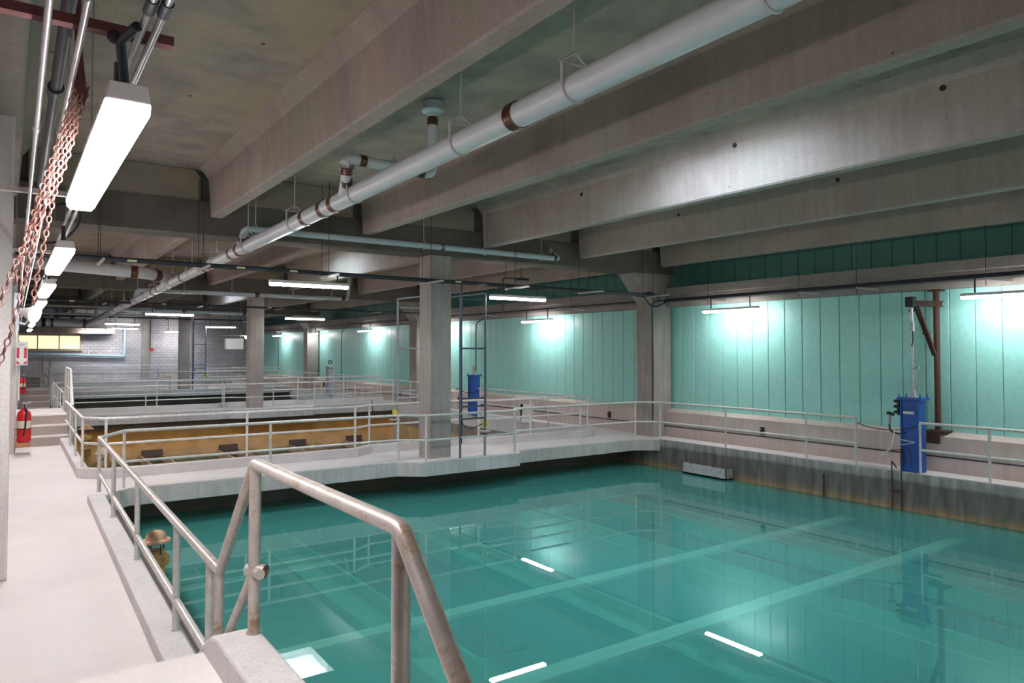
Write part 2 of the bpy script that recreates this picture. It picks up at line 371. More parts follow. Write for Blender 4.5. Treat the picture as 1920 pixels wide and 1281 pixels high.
bays = [(-6.0, -0.35, 'behind the viewer'), (0.65, 15.24, 'over the main tank'), (16.3, 30.74, 'over the second tank'), (31.75, 46.2, 'over the third tank'), (47.2, 61.9, 'over the farthest tank')]
bname = ['first tee beam from the left, above the walkway lamps', 'second tee beam from the left, left of the big white pipe', 'third tee beam from the left, right of the big white pipe',
         'fourth tee beam from the left, its side lit by the roof light', 'fifth tee beam from the left, grey', 'last tee beam, along the green wall']
PLUGS = [(9.8, 7.52, 6.02), (9.8, 4.29, 6.0), (9.8, 11.4, 5.9), (3.27, 3.1, 6.0), (6.53, 3.2, 6.05), (13.0, 7.6, 5.9), (13.0, 11.6, 5.85)]
for (y0, y1, w) in bays:
    for i, x in enumerate(beamx):
        wd = 0.235; zb = 5.335 - i * 0.03
        prof = [(x+.02, zb), (x + wd-.02, zb), (x + wd, zb+.03), (x + wd + .05, ZC - .22), (x + wd + .22, ZC), (x - .22, ZC), (x - .05, ZC - .22), (x, zb+.03)]
        o = MB().prism(prof, y0, y1, 'y').build('concrete_tee_beam', 'beam')
        for px_, py_, pz_ in PLUGS:
            if abs(px_ - x) < .3 and y0 < py_ < y1:
                xs_ = x - .05 * (pz_ - zb) / .75
                MB().tube([(xs_ - .012, py_, pz_), (xs_ + .05, py_, pz_)], .038, 14).build('sleeve_hole', 'black', o)
        struct(o, bname[i] + ' ' + w, 'beam', 'tee beams ' + w)
gy = [-0.25, 15.4, 30.9, 46.35]
gw = ['behind the viewer', 'between the first and second beam bays, over the nearest walkway', 'over the second walkway', 'over the third walkway']
for y, w in zip(gy, gw):
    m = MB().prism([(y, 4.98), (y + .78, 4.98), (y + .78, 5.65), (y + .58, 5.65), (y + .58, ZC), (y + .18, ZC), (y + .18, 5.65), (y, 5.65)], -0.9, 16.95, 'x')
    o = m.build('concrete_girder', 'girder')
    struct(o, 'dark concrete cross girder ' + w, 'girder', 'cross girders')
    m = MB()
    for i in range(len(beamx)-1):
        a = beamx[i] + .38; b = beamx[i+1] - .16
        m.prism([(a, 5.655), (b, 5.655), (b, ZC-.14), (b-.12, ZC-.01), (a, ZC-.01)], y + .04, y + .175, 'y')
        m.prism([(a, 5.655), (b, 5.655), (b, ZC-.14), (b-.12, ZC-.01), (a, ZC-.01)], y + .585, y + .72, 'y')
    struct(m.build('girder_infill', 'diaphragm'), 'pale concrete infill above the cross girder ' + w, 'infill', 'girder infills')
# columns
cw = ['beside the nearest walkway', 'on the second walkway', 'on the third walkway']
for k in range(3):
    y = [15.41, 31.3, 46.45][k]; z = [-0.02, .18, .33][k]
    o = MB().box(8.40, y, z, 8.985, y + .58, 4.975).build('concrete_column', 'column', bevel=.02)
    struct(o, 'tall square concrete column standing ' + cw[k] + ' between the tanks', 'column', 'middle row of columns')
    yr = [15.42, 30.95, 46.4][k]
    m = MB().prism([(16.12, -0.02), (16.86, -0.02), (16.86, 5.6), (16.25, 5.6), (16.2, 4.975), (15.35, 4.975), (16.12, 4.1)], yr, yr + .74, 'y')
    struct(m.build('wall_column', 'column'), 'concrete wall column with flared head, ' + ['nearest of the three on the green wall', 'middle one of the green wall, mostly hidden', 'farthest of the three on the green wall'][k], 'column', 'columns on the green wall')

# ------------------------------------------------------------------ walls
# right: parapet, green panels, spandrel
m = MB().prism([(16.6, -0.3), (17.3, -0.3), (17.3, .84), (16.98, .84), (16.6, .76)], -6, 62, 'y')
m.prism([(16.575, -0.3), (16.6, -0.3), (16.6, .34), (16.575, .31)], -6, 62, 'y')
struct(m.build('wall_right_base', 'parapet'), 'pinkish concrete parapet below the green panels', 'wall')
m = MB(); y = -6.0 + 0.07; pitch = .5125
while y < 62:
    m.prism([(16.99, y), (16.975, y + .012), (16.975, y + pitch - .02), (16.99, y + pitch - .008)], .80, 4.3, 'z'); y += pitch
o = m.build('wall_right', 'green'); struct(o, 'turquoise green vertical panel wall on the far side of the tanks', 'wall')
struct(MB().box(16.995, -6, .85, 17.2, 62, 4.3).build('wall_right_backing', 'gap'), 'dark joints behind the green wall panels', 'wall')
m = MB(); y = -5.9
while y < 62:
    m.prism([(17.66, y), (17.64, y + .012), (17.64, y + pitch - .02), (17.66, y + pitch - .008)], 4.4, 6.27, 'z'); y += pitch
m.box(17.66, -6, 4.3, 17.8, 62, 6.5)
struct(m.build('wall_right_upper', 'greenupper'), 'recessed green panel strip above the concrete spandrel, shade put into its colour', 'wall')
seg = [(-6, 15.38, 'nearest, right of the wall column'), (16.2, 30.9, 'beyond the nearest wall column'), (31.7, 46.35, 'beyond the middle wall column'), (47.15, 62, 'at the far end')]
for a, b, w in seg:
    m = MB().prism([(16.60, 4.10), (16.66, 3.98), (16.97, 3.98), (16.97, 4.30), (17.64, 4.30), (17.64, 4.56), (16.60, 4.56), (16.60, 4.34), (16.63, 4.32)], a, b, 'y')
    struct(m.build('spandrel_beam', 'spandrel'), 'concrete spandrel beam crossing the green wall, ' + w, 'beam', 'spandrel beams')
# back wall
BW = 62.0
m = MB()
wx0, wx1, wz0, wz1 = 0.55, 4.43, 2.72, 3.80
m.box(-1.2, BW, -2, wx0, BW + .3, 6.6).box(wx1, BW, -2, 17.8, BW + .3, 6.6).box(wx0, BW, -2, wx1, BW + .3, wz0).box(wx0, BW, wz1, wx1, BW + .3, 6.6)
struct(m.build('wall_back', 'block'), 'grey concrete block wall at the far end', 'wall')
w = thing('window_1', 'low wide three-pane window with warm glow in the far block wall', 'window', (2.5, BW, wz0), kind='structure')
m = MB()
for a, b, c, d in ((wx0, wx1, wz0, wz0+.07), (wx0, wx1, wz1-.07, wz1)): m.box(a, BW-.06, c, b, BW+.1, d)
for x in (wx0, 1.70, 3.02, wx1-.07): m.box(x, BW-.06, wz0, x+.07, BW+.1, wz1)
m.build('window_frame', 'cream', w)
MB().box(wx0, BW+.12, wz0, wx1, BW+.16, wz1).build('window_pane', 'pane', w)
MB().box(wx0-.1, BW-.14, wz0-.09, wx1+.1, BW+.05, wz0).build('window_sill', 'cream', w)
struct(MB().box(8.45, BW-.35, 0, 9.08, BW, 6.2).build('wall_pilaster', 'column'), 'pale concrete pilaster on the far block wall', 'pilaster')
t = thing('blue_wall_pipe', 'light blue pipe bent in an L under the far window', 'pipe', (4, BW, 2.3))
MB().tube(rounded([(kx(-.2,BW), BW-.2, 2.42), (7.28, BW-.2, 2.22), (7.28, BW-.2, 4.35)], .12), .085).build('pipe_run', 'bluepipe', t)
for x in (2.2, 4.9): MB().box(x, BW-.12, 2.2, x+.05, BW, 2.6).build('pipe_clip', 'white', t)
MB().box(7.2, BW-.12, 3.1, 7.36, BW, 3.15).build('pipe_clip', 'white', t)

# left wall and its piers
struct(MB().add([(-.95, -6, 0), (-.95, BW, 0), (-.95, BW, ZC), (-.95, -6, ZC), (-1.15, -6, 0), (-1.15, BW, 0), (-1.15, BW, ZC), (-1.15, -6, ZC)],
      [(0,1,2,3), (4,7,6,5), (0,3,7,4), (1,5,6,2), (3,2,6,7), (0,4,5,1)]).build('wall_left', 'leftwall'), 'concrete side wall behind the left columns, shade put into its colour', 'wall')
pier = [(10.06, .03, 5.9, 0, 'nearest pale concrete pier at the left edge of the picture'), (22.4, .19, 5.0, 0, 'pale concrete pier beside the first far stairs'), (37.4, .37, 5.0, .8, 'pale concrete pier beside the middle far stairs'), (52.9, .52, 5.0, 1.3, 'farthest pale concrete pier on the left')]
for y, x, zt, z0, lab in pier:
    struct(MB().box(-.94, y, 0, x, y + .9, zt).build('concrete_pier', 'leftcol', bevel=.025), lab, 'column', 'piers on the left walkway')

# ------------------------------------------------------------------ walkways and tanks
def poly_slab(name, mat, pts, z0, z1, bevel=0): return MB().prism(pts, z0, z1, 'z').build(name, mat, bevel=bevel)
KY0, KY1 = -6.0, 14.62
def lx(y, off=0): return kx(1.255 + off, y)
# left walkway floor (underlying body)
pts = [(-.95, -6), (lx(-6, .06), -6), (lx(14.7, .06), 14.7), (lx(17.5,.0), 17.5), (lx(23.6,.0), 23.6), (-.95, 23.6)]
struct(poly_slab('floor', 'floor', pts, -.4, 0.0), 'pinkish white concrete floor of the left walkway', 'floor')
# tank one side walls
struct(MB().add([(lx(-6,.07), -6, -3.2), (lx(17,.07), 17, -3.2), (lx(17,.07), 17, -.02), (lx(-6,.07), -6, -.02), (lx(-6,-.2), -6, -3.2), (lx(17,-.2), 17, -3.2), (lx(17,-.2), 17, -.02), (lx(-6,-.2), -6, -.02)],
   [(0,1,2,3), (4,7,6,5), (0,3,7,4), (1,5,6,2), (3,2,6,7), (0,4,5,1)]).build('tank_wall_left', 'poolwall'), 'left wall of the main tank below the kerb', 'wall')
struct(MB().box(15.9, -6, -3.2, 16.6, 15.0, -.004).build('tank_wall_right', 'poolwall'), 'stained concrete wall of the main tank on the green wall side', 'wall')
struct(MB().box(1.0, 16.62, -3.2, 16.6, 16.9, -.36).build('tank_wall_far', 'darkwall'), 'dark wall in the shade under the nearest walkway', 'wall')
struct(MB().box(15.9, 15.0, -3.2, 16.6, 16.62, -.36).build('tank_wall_corner', 'poolwall'), 'corner wall of the main tank under the walkway', 'wall')
struct(MB().box(1.0, -6, -3.4, 16.6, 17, -3.2).build('tank_floor', 'tankfloor'), 'deep floor of the main tank', 'tank floor')
o = MB().add([(lx(-6,.07), -6, -.82), (15.9, -6, -.82), (15.9, 16.62, -.82), (lx(16.62,.0701), 16.62, -.82)], [(0,1,2,3)]).build('tank_water', 'water')
tag(o, 'still turquoise water filling the main tank', 'water', kind='stuff')
# kerb of left walkway
def kerb_y(y0, y1, a=-.19, b=.06, z0=-.0, z1=.15):
    m = MB()
    vs = [(lx(y0,a), y0, z0), (lx(y0,b), y0, z0), (lx(y1,b), y1, z0), (lx(y1,a), y1, z0), (lx(y0,a), y0, z1), (lx(y0,b), y0, z1), (lx(y1,b), y1, z1), (lx(y1,a), y1, z1)]
    return m.add(vs, [(0,3,2,1),(4,5,6,7),(0,1,5,4),(1,2,6,5),(2,3,7,6),(3,0,4,7)])
m = kerb_y(5.55, 14.35); struct(m.build('walkway_kerb', 'kerb', bevel=.012), 'pale concrete kerb along the left walkway beside the main tank', 'kerb')
m = MB(); vs = []
for y in (5.3, 14.3): vs += [(lx(y,.06), y, .03), (lx(y,.16), y, .03), (lx(y,.16), y, -.12), (lx(y,.06), y, -.12)]
m.add(vs, [(0,1,5,4), (1,2,6,5), (2,3,7,6), (0,4,7,3), (0,3,2,1), (4,5,6,7)])
struct(m.build('tank_ledge', 'riser'), 'brown ledge just under the kerb inside the main tank', 'ledge')
# nearest cross walkway
near1 = [(1.30, 14.62), (1.62, 15.2), (1.95, 15.5), (7.55, 15.5), (8.05, 15.08), (10.85, 15.08), (11.02, 15.46), (15.35, 15.46), (15.9, 14.98)]
far1 = [(16.6, 14.98), (16.6, 17.35), (15.1, 17.3), (14.8, 16.98), (11.25, 16.98), (10.95, 17.42), (7.75, 17.42), (7.1, 16.98), (1.75, 16.98), (1.36, 17.45), (1.0, 17.45), (1.0, 14.62)]
struct(poly_slab('walkway_slab', 'slab', near1 + far1, -.35, -.03, .02), 'grey concrete edge of the nearest cross walkway', 'walkway')
struct(poly_slab('walkway_floor', 'floor', [(x, y + .0) for x, y in near1] + far1, -.03, 0.002), 'pinkish white top of the nearest cross walkway', 'walkway')
def polykerb(line, w, z0, z1, side=1):
    """upright kerb following a polyline in plan; side=+1 puts the width towards +y"""
    P = [Vector((p[0], p[1])) for p in line]; off = []
    for i, p in enumerate(P):
        a = (P[i] - P[i-1]).normalized() if i else None; b = (P[i+1] - P[i]).normalized() if i < len(P)-1 else None
        t = ((a or b) + (b or a)).normalized(); nn = Vector((-t.y, t.x)) * side
        c = max(.6, nn.dot(Vector((-(a or b).y, (a or b).x)) * side)); off.append(p + nn * w / c)
    m = MB(); n = len(P)
    vs = [(p.x, p.y, z0) for p in P] + [(p.x, p.y, z0) for p in off] + [(p.x, p.y, z1) for p in P] + [(p.x, p.y, z1) for p in off]
    fs = []
    for i in range(n - 1):
        fs += [(i, i+1, n+i+1, n+i), (2*n+i, 3*n+i, 3*n+i+1, 2*n+i+1), (i, 2*n+i, 2*n+i+1, i+1), (n+i, n+i+1, 3*n+i+1, 3*n+i)]
    fs += [(0, n, 3*n, 2*n), (n-1, 3*n-1, 4*n-1, 2*n-1)]
    return m.add(vs, fs)
far_line = [(1.22, 23.6), (1.20, 17.3), (1.62, 16.82), (7.15, 16.82), (7.72, 17.22), (10.98, 17.22), (11.3, 16.8), (14.85, 16.8), (15.1, 17.05)]
m = polykerb(far_line, .2, 0.0, .2)
struct(m.build('walkway_kerb', 'kerb', bevel=.012), 'pale kerb on the far side of the nearest cross walkway around the ochre tank', 'kerb')
# right walkway body (beyond main tank)
struct(MB().box(15.9, -6, -.003, 16.6, 14.98, .003).build('side_walkway_floor', 'floor'), 'narrow floor strip along the green wall beside the main tank', 'walkway')
struct(MB().prism([(15.05, 17.25), (16.6, 17.3), (16.6, 62), (15.05, 62)], -.35, .0, 'z').build('side_walkway_far', 'floor'), 'concrete walkway along the green wall beyond the nearest cross walkway', 'walkway')

# second, third and fourth tanks
def tank(k, y0, y1, zw, zfl, wl, wf, wr, wm, label, zs):
    x0, x1 = 1.36, 15.05
    struct(MB().box(x0-.3, y0, -3.2, x0, y1, -.01 + zs*0).build('tank_wall_left', wl), 'left wall of ' + label, 'wall')
    struct(MB().box(x1, y0, -3.2, x1+.3, y1, -.36).build('tank_wall_right', wr), 'right wall of ' + label + ' below the side walkway', 'wall')
    struct(MB().box(x1-.02, y0+.3, -.36, x1+.12, y1, .06+zs*.5).build('tank_kerb_right', 'kerb'), 'pale right rim of ' + label, 'kerb')
    struct(MB().box(x0-.3, y1+.35, -3.2, x1+.3, y1+.6, zs-.35).build('tank_wall_far', wf), 'far wall of ' + label + ' under the walkway', 'wall')
    struct(MB().box(x0-.3, y0, -3.4, x1+.3, y1+.6, -3.2).build('tank_floor', 'tankfloor'), 'floor of ' + label, 'tank floor')
    o = MB().add([(x0, y0, zw), (x1, y0, zw), (x1, y1+.35, zw), (x0, y1+.35, zw)], [(0,1,2,3)]).build('tank_water', wm)
    tag(o, {'waterochre': 'shallow murky water low in ', 'waterdark': 'dark green water in '}[wm] + label, 'water', kind='stuff')
struct(MB().box(1.36, 16.9, -3.2, 15.05, 17.0, -.35).build('tank_wall_near', 'tankside'), 'near wall of the ochre tank', 'wall')
tank(2, 17.0, 30.9, -1.72, -3, 'ochre', 'ochre', 'tankside', 'waterochre', 'the ochre tank', .2)
tank(3, 32.5, 46.35, -.62, -3, 'grimwall', 'grimwall', 'tankside', 'waterdark', 'the third tank', .33)
tank(4, 47.95, 61.2, -.30, -3, 'grimwall', 'grimwall', 'tankside', 'waterdark', 'the farthest tank', .42)
for y0, z, zf, w, tint in ((30.9, .2, .2, 'second', 0), (46.35, .33, .33, 'third', 0)):
    near = [(1.3, y0), (7.5, y0), (8.0, y0-.35), (10.9, y0-.35), (11.1, y0), (15.4, y0)]
    far = [(15.4, y0+1.55), (11.1, y0+1.55), (10.8, y0+1.95), (7.8, y0+1.95), (7.3, y0+1.55), (1.3, y0+1.55)]
    struct(poly_slab('walkway_slab', 'slab', near + far, z-.37, z), 'pale concrete %s cross walkway from the viewer' % w, 'walkway')
    kl = [(1.3, y0+1.35), (7.35, y0+1.35), (7.85, y0+1.75), (10.8, y0+1.75), (11.15, y0+1.35), (15.0, y0+1.35)]
    struct(polykerb(kl, .2, z, z+.18).build('walkway_kerb', 'kerb'), 'pale kerb on the far side of the %s cross walkway' % w, 'kerb')
struct(MB().box(1.3, 61.2, -.3, 15.4, 62, .42).build('walkway_slab', 'slab'), 'concrete walkway along the far block wall', 'walkway')
# side ramp floor near right walkway gets a low curb step
# troughs in the ochre tank
for i, (x, yb) in enumerate(((4.25, 27.6), (7.1, 27.9), (10.0, 28.0), (12.6, 28.0))):
    t = thing('collecting_trough', ['first', 'second', 'third', 'fourth'][i] + ' brown trough from the left in the ochre tank', 'trough', (x, 24, -1.6), 'troughs in the ochre tank')
    for s_, xx in ((0, x), (1, x + .78)):
        MB().box(xx, 17.05, -1.95, xx + .06, 31.2, -1.45).build('trough_side', 'board', t)
    MB().box(x + .06, 17.05, -1.95, x + .78, 31.2, -1.85).build('trough_bottom', 'board', t)
    MB().box(x + .06, 31.05, -1.5, x + .78, 31.2, -1.25).build('outlet_box', 'ledgeblock', t)
# sunken channels in the main tank, seen through the water
for i, (y, wd) in enumerate(((9.0, .24), (6.65, .26))):
    o = MB().box(1.9, y - .02, -1.23, 15.85, y + wd, -1.17).build('sunken_beam', 'sunk')
    tag(o, ['pale beam under the turquoise water, farther of the two crossing the tank', 'pale beam under the turquoise water, nearer of the two crossing the tank'][i], 'beam', 'sunken cross beams')
for i, (x, y1) in enumerate(((4.38, 16.5), (7.45, 16.5), (10.5, 16.5), (13.4, 16.5))):
    t = thing('sunken_trough', 'pale trough under the turquoise water, ' + ['leftmost', 'second from the left', 'third from the left', 'rightmost'][i] + ' running away from the viewer', 'trough', (x, 10, -1.5), 'sunken troughs')
    for xx in (x, x + .72): MB().box(xx, -5.5, -1.75, xx + .07, y1, -1.44).build('trough_side', 'sunkdull', t)
    MB().box(x + .07, -5.5, -1.75, x + .72, y1, -1.68).build('trough_bottom', 'sunkdull', t)

# ------------------------------------------------------------------ stairs
def stairs(y0, z0, rise, run, n, yend, xr, up, label):
    """flight rising away from the viewer then a landing to yend"""
    xl = -.94; m = MB(); r = MB()
    for i in range(n):
        a = y0 + i * run; b = y0 + (i + 1) * run if i < n - 1 else yend
        zt = z0 + (i + 1) * rise
        m.box(xl, a, z0 - .3 if i == 0 else z0, xr, b, zt)
        r.box(xl, a - .012, zt - rise + .003, xr - .01, a + .001, zt - .03)
    t = thing('stairs', label, 'stairs', (.5, y0, z0), kind='structure')
    m.build('steps', 'floor', t); r.build('risers', 'riser', t)
stairs(23.6, 0.0, .27, .34, 3, 26.9, 1.42, 1, 'nearest far stair crossing rising from the end of the left walkway')
stairs(38.9, .08, .26, .34, 3, 42.2, 1.60, 1, 'middle far stair crossing on the left walkway')
stairs(53.9, .30, .23, .34, 3, 57.2, 1.78, 1, 'farthest stair crossing on the left walkway')
struct(MB().box(-.94, 26.9, -.3, 1.45, 38.9, .08).box(-.94, 42.2, -.3, 1.62, 53.9, .30).box(-.94, 57.2, -.3, 1.8, 62, .30).build('floor_far', 'floor'), 'far stretches of the left walkway floor between the stair crossings', 'floor')

# crossing stairs right by the viewer: kerb stringer, landing and steps
t = thing('stair_crossing', 'concrete stair landing with sloping kerb at the bottom edge of the picture', 'stairs', (.5, 4, 0), kind='structure')
m = MB(); 
for i in range(3): m.box(-.94, 2.45 + .0, 0.002, lx(4, -.19), 5.45 - i * .33, .25 * (i + 1))
for i in range(3): m.box(-.94, 1.46 + i * .33, 0.002, lx(2, -.19), 2.46, .25 * (i + 1))
m.build('landing', 'floor', t)
m = MB().prism([(5.62, 0.0), (5.62, .24), (5.5, .33), (4.75, .83), (4.62, .90), (4.45, .94), (2.35, .94), (2.1, .82), (1.2, .2), (1.2, 0)], lx(4,-.20), lx(4,.05), 'x')
m.build('sloping_kerb', 'kerb', t, bevel=.02)

# ------------------------------------------------------------------ railings
def railing(label, tops, posts, z_of, mat='galv', r=.030, mids=None, name='railing', group='guard railings', base=None, midz=None, endpost=True):
    """tops: list of 3-D points of the top rail; posts: list of (x, y, ztop, zbase)"""
    t = thing(name, label, 'railing', (tops[0][0], tops[0][1], posts[0][3]), group)
    MB().tube(tops, r).build('top_rail', mat, t)
    if mids: MB().tube(mids, r * .88).build('mid_rail', mat, t)
    for (x, y, zt, zb) in posts:
        MB().tube([(x, y, zb), (x, y, zt)], r * .92).build('post', mat, t)
    return t
RX = lambda y: lx(y, 0)
# left walkway railing with its stair section
t = thing('railing', 'galvanised railing along the left kerb that climbs over the near stair crossing', 'railing', (1.26, 6, .15), 'guard railings')
zt, zm = 1.085, .395
pA = [(RX(14.6), 14.6, zt), (RX(5.27), 5.27, zt)]
MB().tube(rounded([pA[0], (RX(5.3), 5.3, zt), (RX(4.42), 4.42, 1.945), (RX(2.42), 2.42, 1.965), (RX(1.75), 1.75, 1.34), (RX(1.2), 1.2, .82)], .05), .036, 16).build('top_rail', 'worn', t)
MB().tube([(RX(14.6), 14.6, zm + .06), (RX(5.35), 5.35, zm)], .033).build('mid_rail', 'galv', t)
MB().tube([(RX(5.45), 5.45, .36), (RX(4.42), 4.42, 1.30), (RX(4.3)+.0, 4.30, 1.315)], .030).build('stair_mid_rail', 'worn', t)
m = MB(); m.tube([(RX(4.42)-.03, 4.46, 1.31), (RX(4.42)+.05, 4.36, 1.31)], .038, 14, cap=False); m.tube([(RX(4.42)-.03, 4.46, 1.31), (RX(4.42)+.05, 4.36, 1.31)], .031, 14, cap=False)
m.build('open_pipe_end', 'worn', t)
for y in (14.57, 12.2, 9.57, 6.97, 5.62): MB().tube([(RX(y), y, .14), (RX(y), y, zt)], .031).build('post', 'galv', t)
for y, zb, ztp in ((5.33, .40, zt), (4.42, .93, 1.93), (2.42, .93, 1.95)):
    MB().tube([(RX(y), y, zb), (RX(y), y, ztp)], .036).build('post', 'worn', t)
for y, zb in ((14.57, .15), (12.2, .15), (9.57, .15), (6.97, .15), (4.42, .94)):
    MB().lathe([(.045, 0), (.045, .012)], (RX(y), y, zb)).build('post_collar', 'worn' if y < 5 else 'galv', t)
# near side rail of the nearest cross walkway, round to the chain gap
c1 = [(RX(14.6)+.0, 14.6), (1.85, 15.56), (7.6, 15.56), (8.15, 15.14), (10.78, 15.14), (10.98, 15.53), (15.42, 15.53), (15.96, 15.03), (15.98, 9.0)]
ZT, ZM = 1.085, .5
ps = [(1.85, 15.56), (4.62, 15.56), (7.62, 15.56), (8.15, 15.14), (10.72, 15.14), (10.99, 15.53), (13.27, 15.53), (15.42, 15.53), (15.96, 15.03), (15.98, 12.66), (15.98, 10.25), (15.98, 9.0)]
railing('galvanised railing on the near edge of the nearest cross walkway, turning along the green wall', [(x, y, ZT) for x, y in c1], [(x, y, ZT, 0) for x, y in ps], None, mids=[(x, y, ZM) for x, y in c1[1:]], mat='galvfar')
c2 = [(15.98, 7.58), (15.98, -2)]
railing('galvanised railing right of the blue gate box along the green wall', [(x, y, 1.075) for x, y in c2], [(15.98, y, 1.07, 0) for y in (7.58, 6.25, 4.9, 3.5, 2.1, .7, -.7)], None, mids=[(15.98, 7.58, .5), (15.98, -2, .5)], mat='galvfar')
# far side rail of nearest cross walkway
f1 = [(1.34, 23.4), (1.30, 17.42), (1.68, 16.95), (7.12, 16.95), (7.68, 17.32), (10.98, 17.32), (11.25, 16.93), (14.75, 16.93)]
pf = [(1.33, 21.5), (1.31, 19.4), (1.30, 17.42), (1.68, 16.95), (4.5, 16.95), (7.12, 16.95), (7.66, 17.32), (11.0, 17.32), (12.55, 16.93), (14.75, 16.93)]
railing('galvanised railing on the far kerb of the nearest cross walkway beside the ochre tank', [(x, y, 1.22) for x, y in f1], [(x, y, 1.21, .18) for x, y in pf], None, mids=[(x, y, .70) for x, y in f1], mat='galvfar')
railing('galvanised railing right of the ochre tank, before the farther blue gate box', [(14.75, 16.96, 1.18), (14.8, 23.3, 1.18)], [(14.75, 18.9, 1.18, 0), (14.76, 20.9, 1.18, 0), (14.8, 23.2, 1.18, 0)], None, mids=[(14.75, 16.96, .62), (14.8, 23.3, .62)], mat='galvfar')
railing('galvanised railing beyond the farther blue gate box along the ochre tank', [(14.8, 25.0, 1.22), (14.8, 30.8, 1.25)], [(14.8, y, 1.22, 0) for y in (25.0, 27.0, 29.0, 30.8)], None, mids=[(14.8, 25, .66), (14.8, 30.8, .7)], mat='galvfar')
def cross_rails(y0, z, w):
    a = [(1.5, y0+.08), (7.5, y0+.08), (8.0, y0-.27), (10.85, y0-.27), (11.05, y0+.08), (14.9, y0+.08)]
    xs = [1.5, 4.4, 7.3, 9.2, 11.1, 13.0, 14.9]
    def yy(x, A):
        for (x0, q0), (x1, q1) in zip(A, A[1:]):
            if x0 <= x <= x1: return q0 + (q1-q0)*(x-x0)/(x1-x0)
        return A[-1][1]
    railing('pale railing on the near edge of the %s cross walkway' % w, [(x, y, z+1.05) for x, y in a], [(x, yy(x, a), z+1.05, z) for x in xs], None, mids=[(x, y, z+.5) for x, y in a], mat='galvfar', r=.026)
    b = [(1.5, y0+1.45), (7.3, y0+1.45), (7.85, y0+1.85), (10.8, y0+1.85), (11.1, y0+1.45), (14.9, y0+1.45)]
    railing('pale railing on the far kerb of the %s cross walkway' % w, [(x, y, z+1.2) for x, y in b], [(x, yy(x, b), z+1.2, z+.17) for x in (1.5, 5.0, 7.6, 10.9, 13.0, 14.9)], None, mids=[(x, y, z+.66) for x, y in b], mat='galvfar', r=.026)
cross_rails(30.9, .2, 'second'); cross_rails(46.35, .33, 'third')
railing('pale railing on the walkway by the far block wall', [(1.6, 61.25, 1.5), (15, 61.25, 1.5)], [(x, 61.25, 1.5, .42) for x in (1.6, 4.3, 7, 9.7, 12.4, 15)], None, mids=[(1.6, 61.25, .95), (15, 61.25, .95)], mat='galvfar', r=.03)
for y0, y1, w, n in ((32.5, 38.3, 'third tank, nearer part', 3), (40.2, 46.2, 'third tank beyond the grey gate box', 3), (48.2, 60.5, 'farthest tank', 5)):
    ysr = [y0 + (y1-y0)*i/n for i in range(n+1)]
    railing('pale railing on the green wall side of the ' + w, [(14.8, y0, 1.3), (14.8, y1, 1.32)], [(14.8, y, 1.3, 0) for y in ysr], None, mids=[(14.8, y0, .75), (14.8, y1, .77)], mat='galvfar', r=.026)
# railings of the far stair crossings
for y0, yend, zf, zl, lab in ((23.6, 26.9, .0, .81, 'nearest'), (38.9, 42.2, .08, .86, 'middle'), (53.9, 57.2, .30, .99, 'farthest')):
    X_ = lambda y: kx(1.30, y) - .03 * (y > 30)
    tp = .81 + 1.28
    pts_ = [(y0 - .35, zf + 1.12), (y0 + .85, tp + (zl - .81)), (yend, tp + (zl - .81)), (yend + .95, zf + 1.12)]
    railing('galvanised railing climbing over the %s far stair crossing' % lab, [(X_(y), y, z) for y, z in pts_],
            [(X_(y), y, z, zb) for (y, z), zb in zip(pts_, (zf, zf, zf, zf))] + [(X_((y0 + yend) / 2 + .4), (y0 + yend) / 2 + .4, pts_[1][1], zf)], None,
            mids=[(X_(y), y, z - .58) for y, z in pts_], mat='galvfar', r=.028, group='stair crossing railings')
for y0, y1, w in ((28.0, 38.4, 'second walkway to the middle stair crossing'), (43.3, 53.4, 'third walkway to the farthest stair crossing')):
    railing('pale railing along the left kerb past the ' + w, [(kx(1.27, y0), y0, 1.24), (kx(1.27, y1), y1, 1.26)], [(kx(1.27, y0+(y1-y0)*i/5), y0+(y1-y0)*i/5, 1.24, .0) for i in range(6)], None, mids=[(kx(1.27, y0), y0, .7), (kx(1.27, y1), y1, .72)], mat='galvfar', r=.030)

# safety chains across gate gaps
def chain_line(name, label, p0, p1, sag, link, mat, n=None, wire=None, group=None, strands=None, top=None):
    t = thing(name, label, 'chain', p0, group) if top is None else top
    p0, p1 = Vector(p0), Vector(p1); L = (p1-p0).length; n = n or int(L / (link * 1.45)); m = MB()
    wire = wire or link * .17
    for i in range(n):
        s = (i + .5) / n; p = p0.lerp(p1, s) + Vector((0, 0, -4 * sag * s * (1 - s)))
        d = ((p1 - p0).normalized() + Vector((0, 0, -4 * sag * (1 - 2*s) / max(L, .01)))).normalized()
        a = d.orthogonal().normalized(); b = d.cross(a)
        m.torus(p, a if i % 2 else b, link * .36, wire, 10, 5, stretch=1.9, dirv=d)
    m.build('links', mat, t); return t
chain_line('safety_chain', 'thin safety chain across the railing gap beside the near blue gate box', (15.98, 9.0, .98), (15.98, 7.58, 1.02), .13, .035, 'roddark', group='safety chains')
chain_line('safety_chain', 'thin safety chain by the farther blue gate box', (14.8, 25.0, 1.15), (14.8, 23.3, 1.12), .15, .05, 'roddark', group='safety chains')

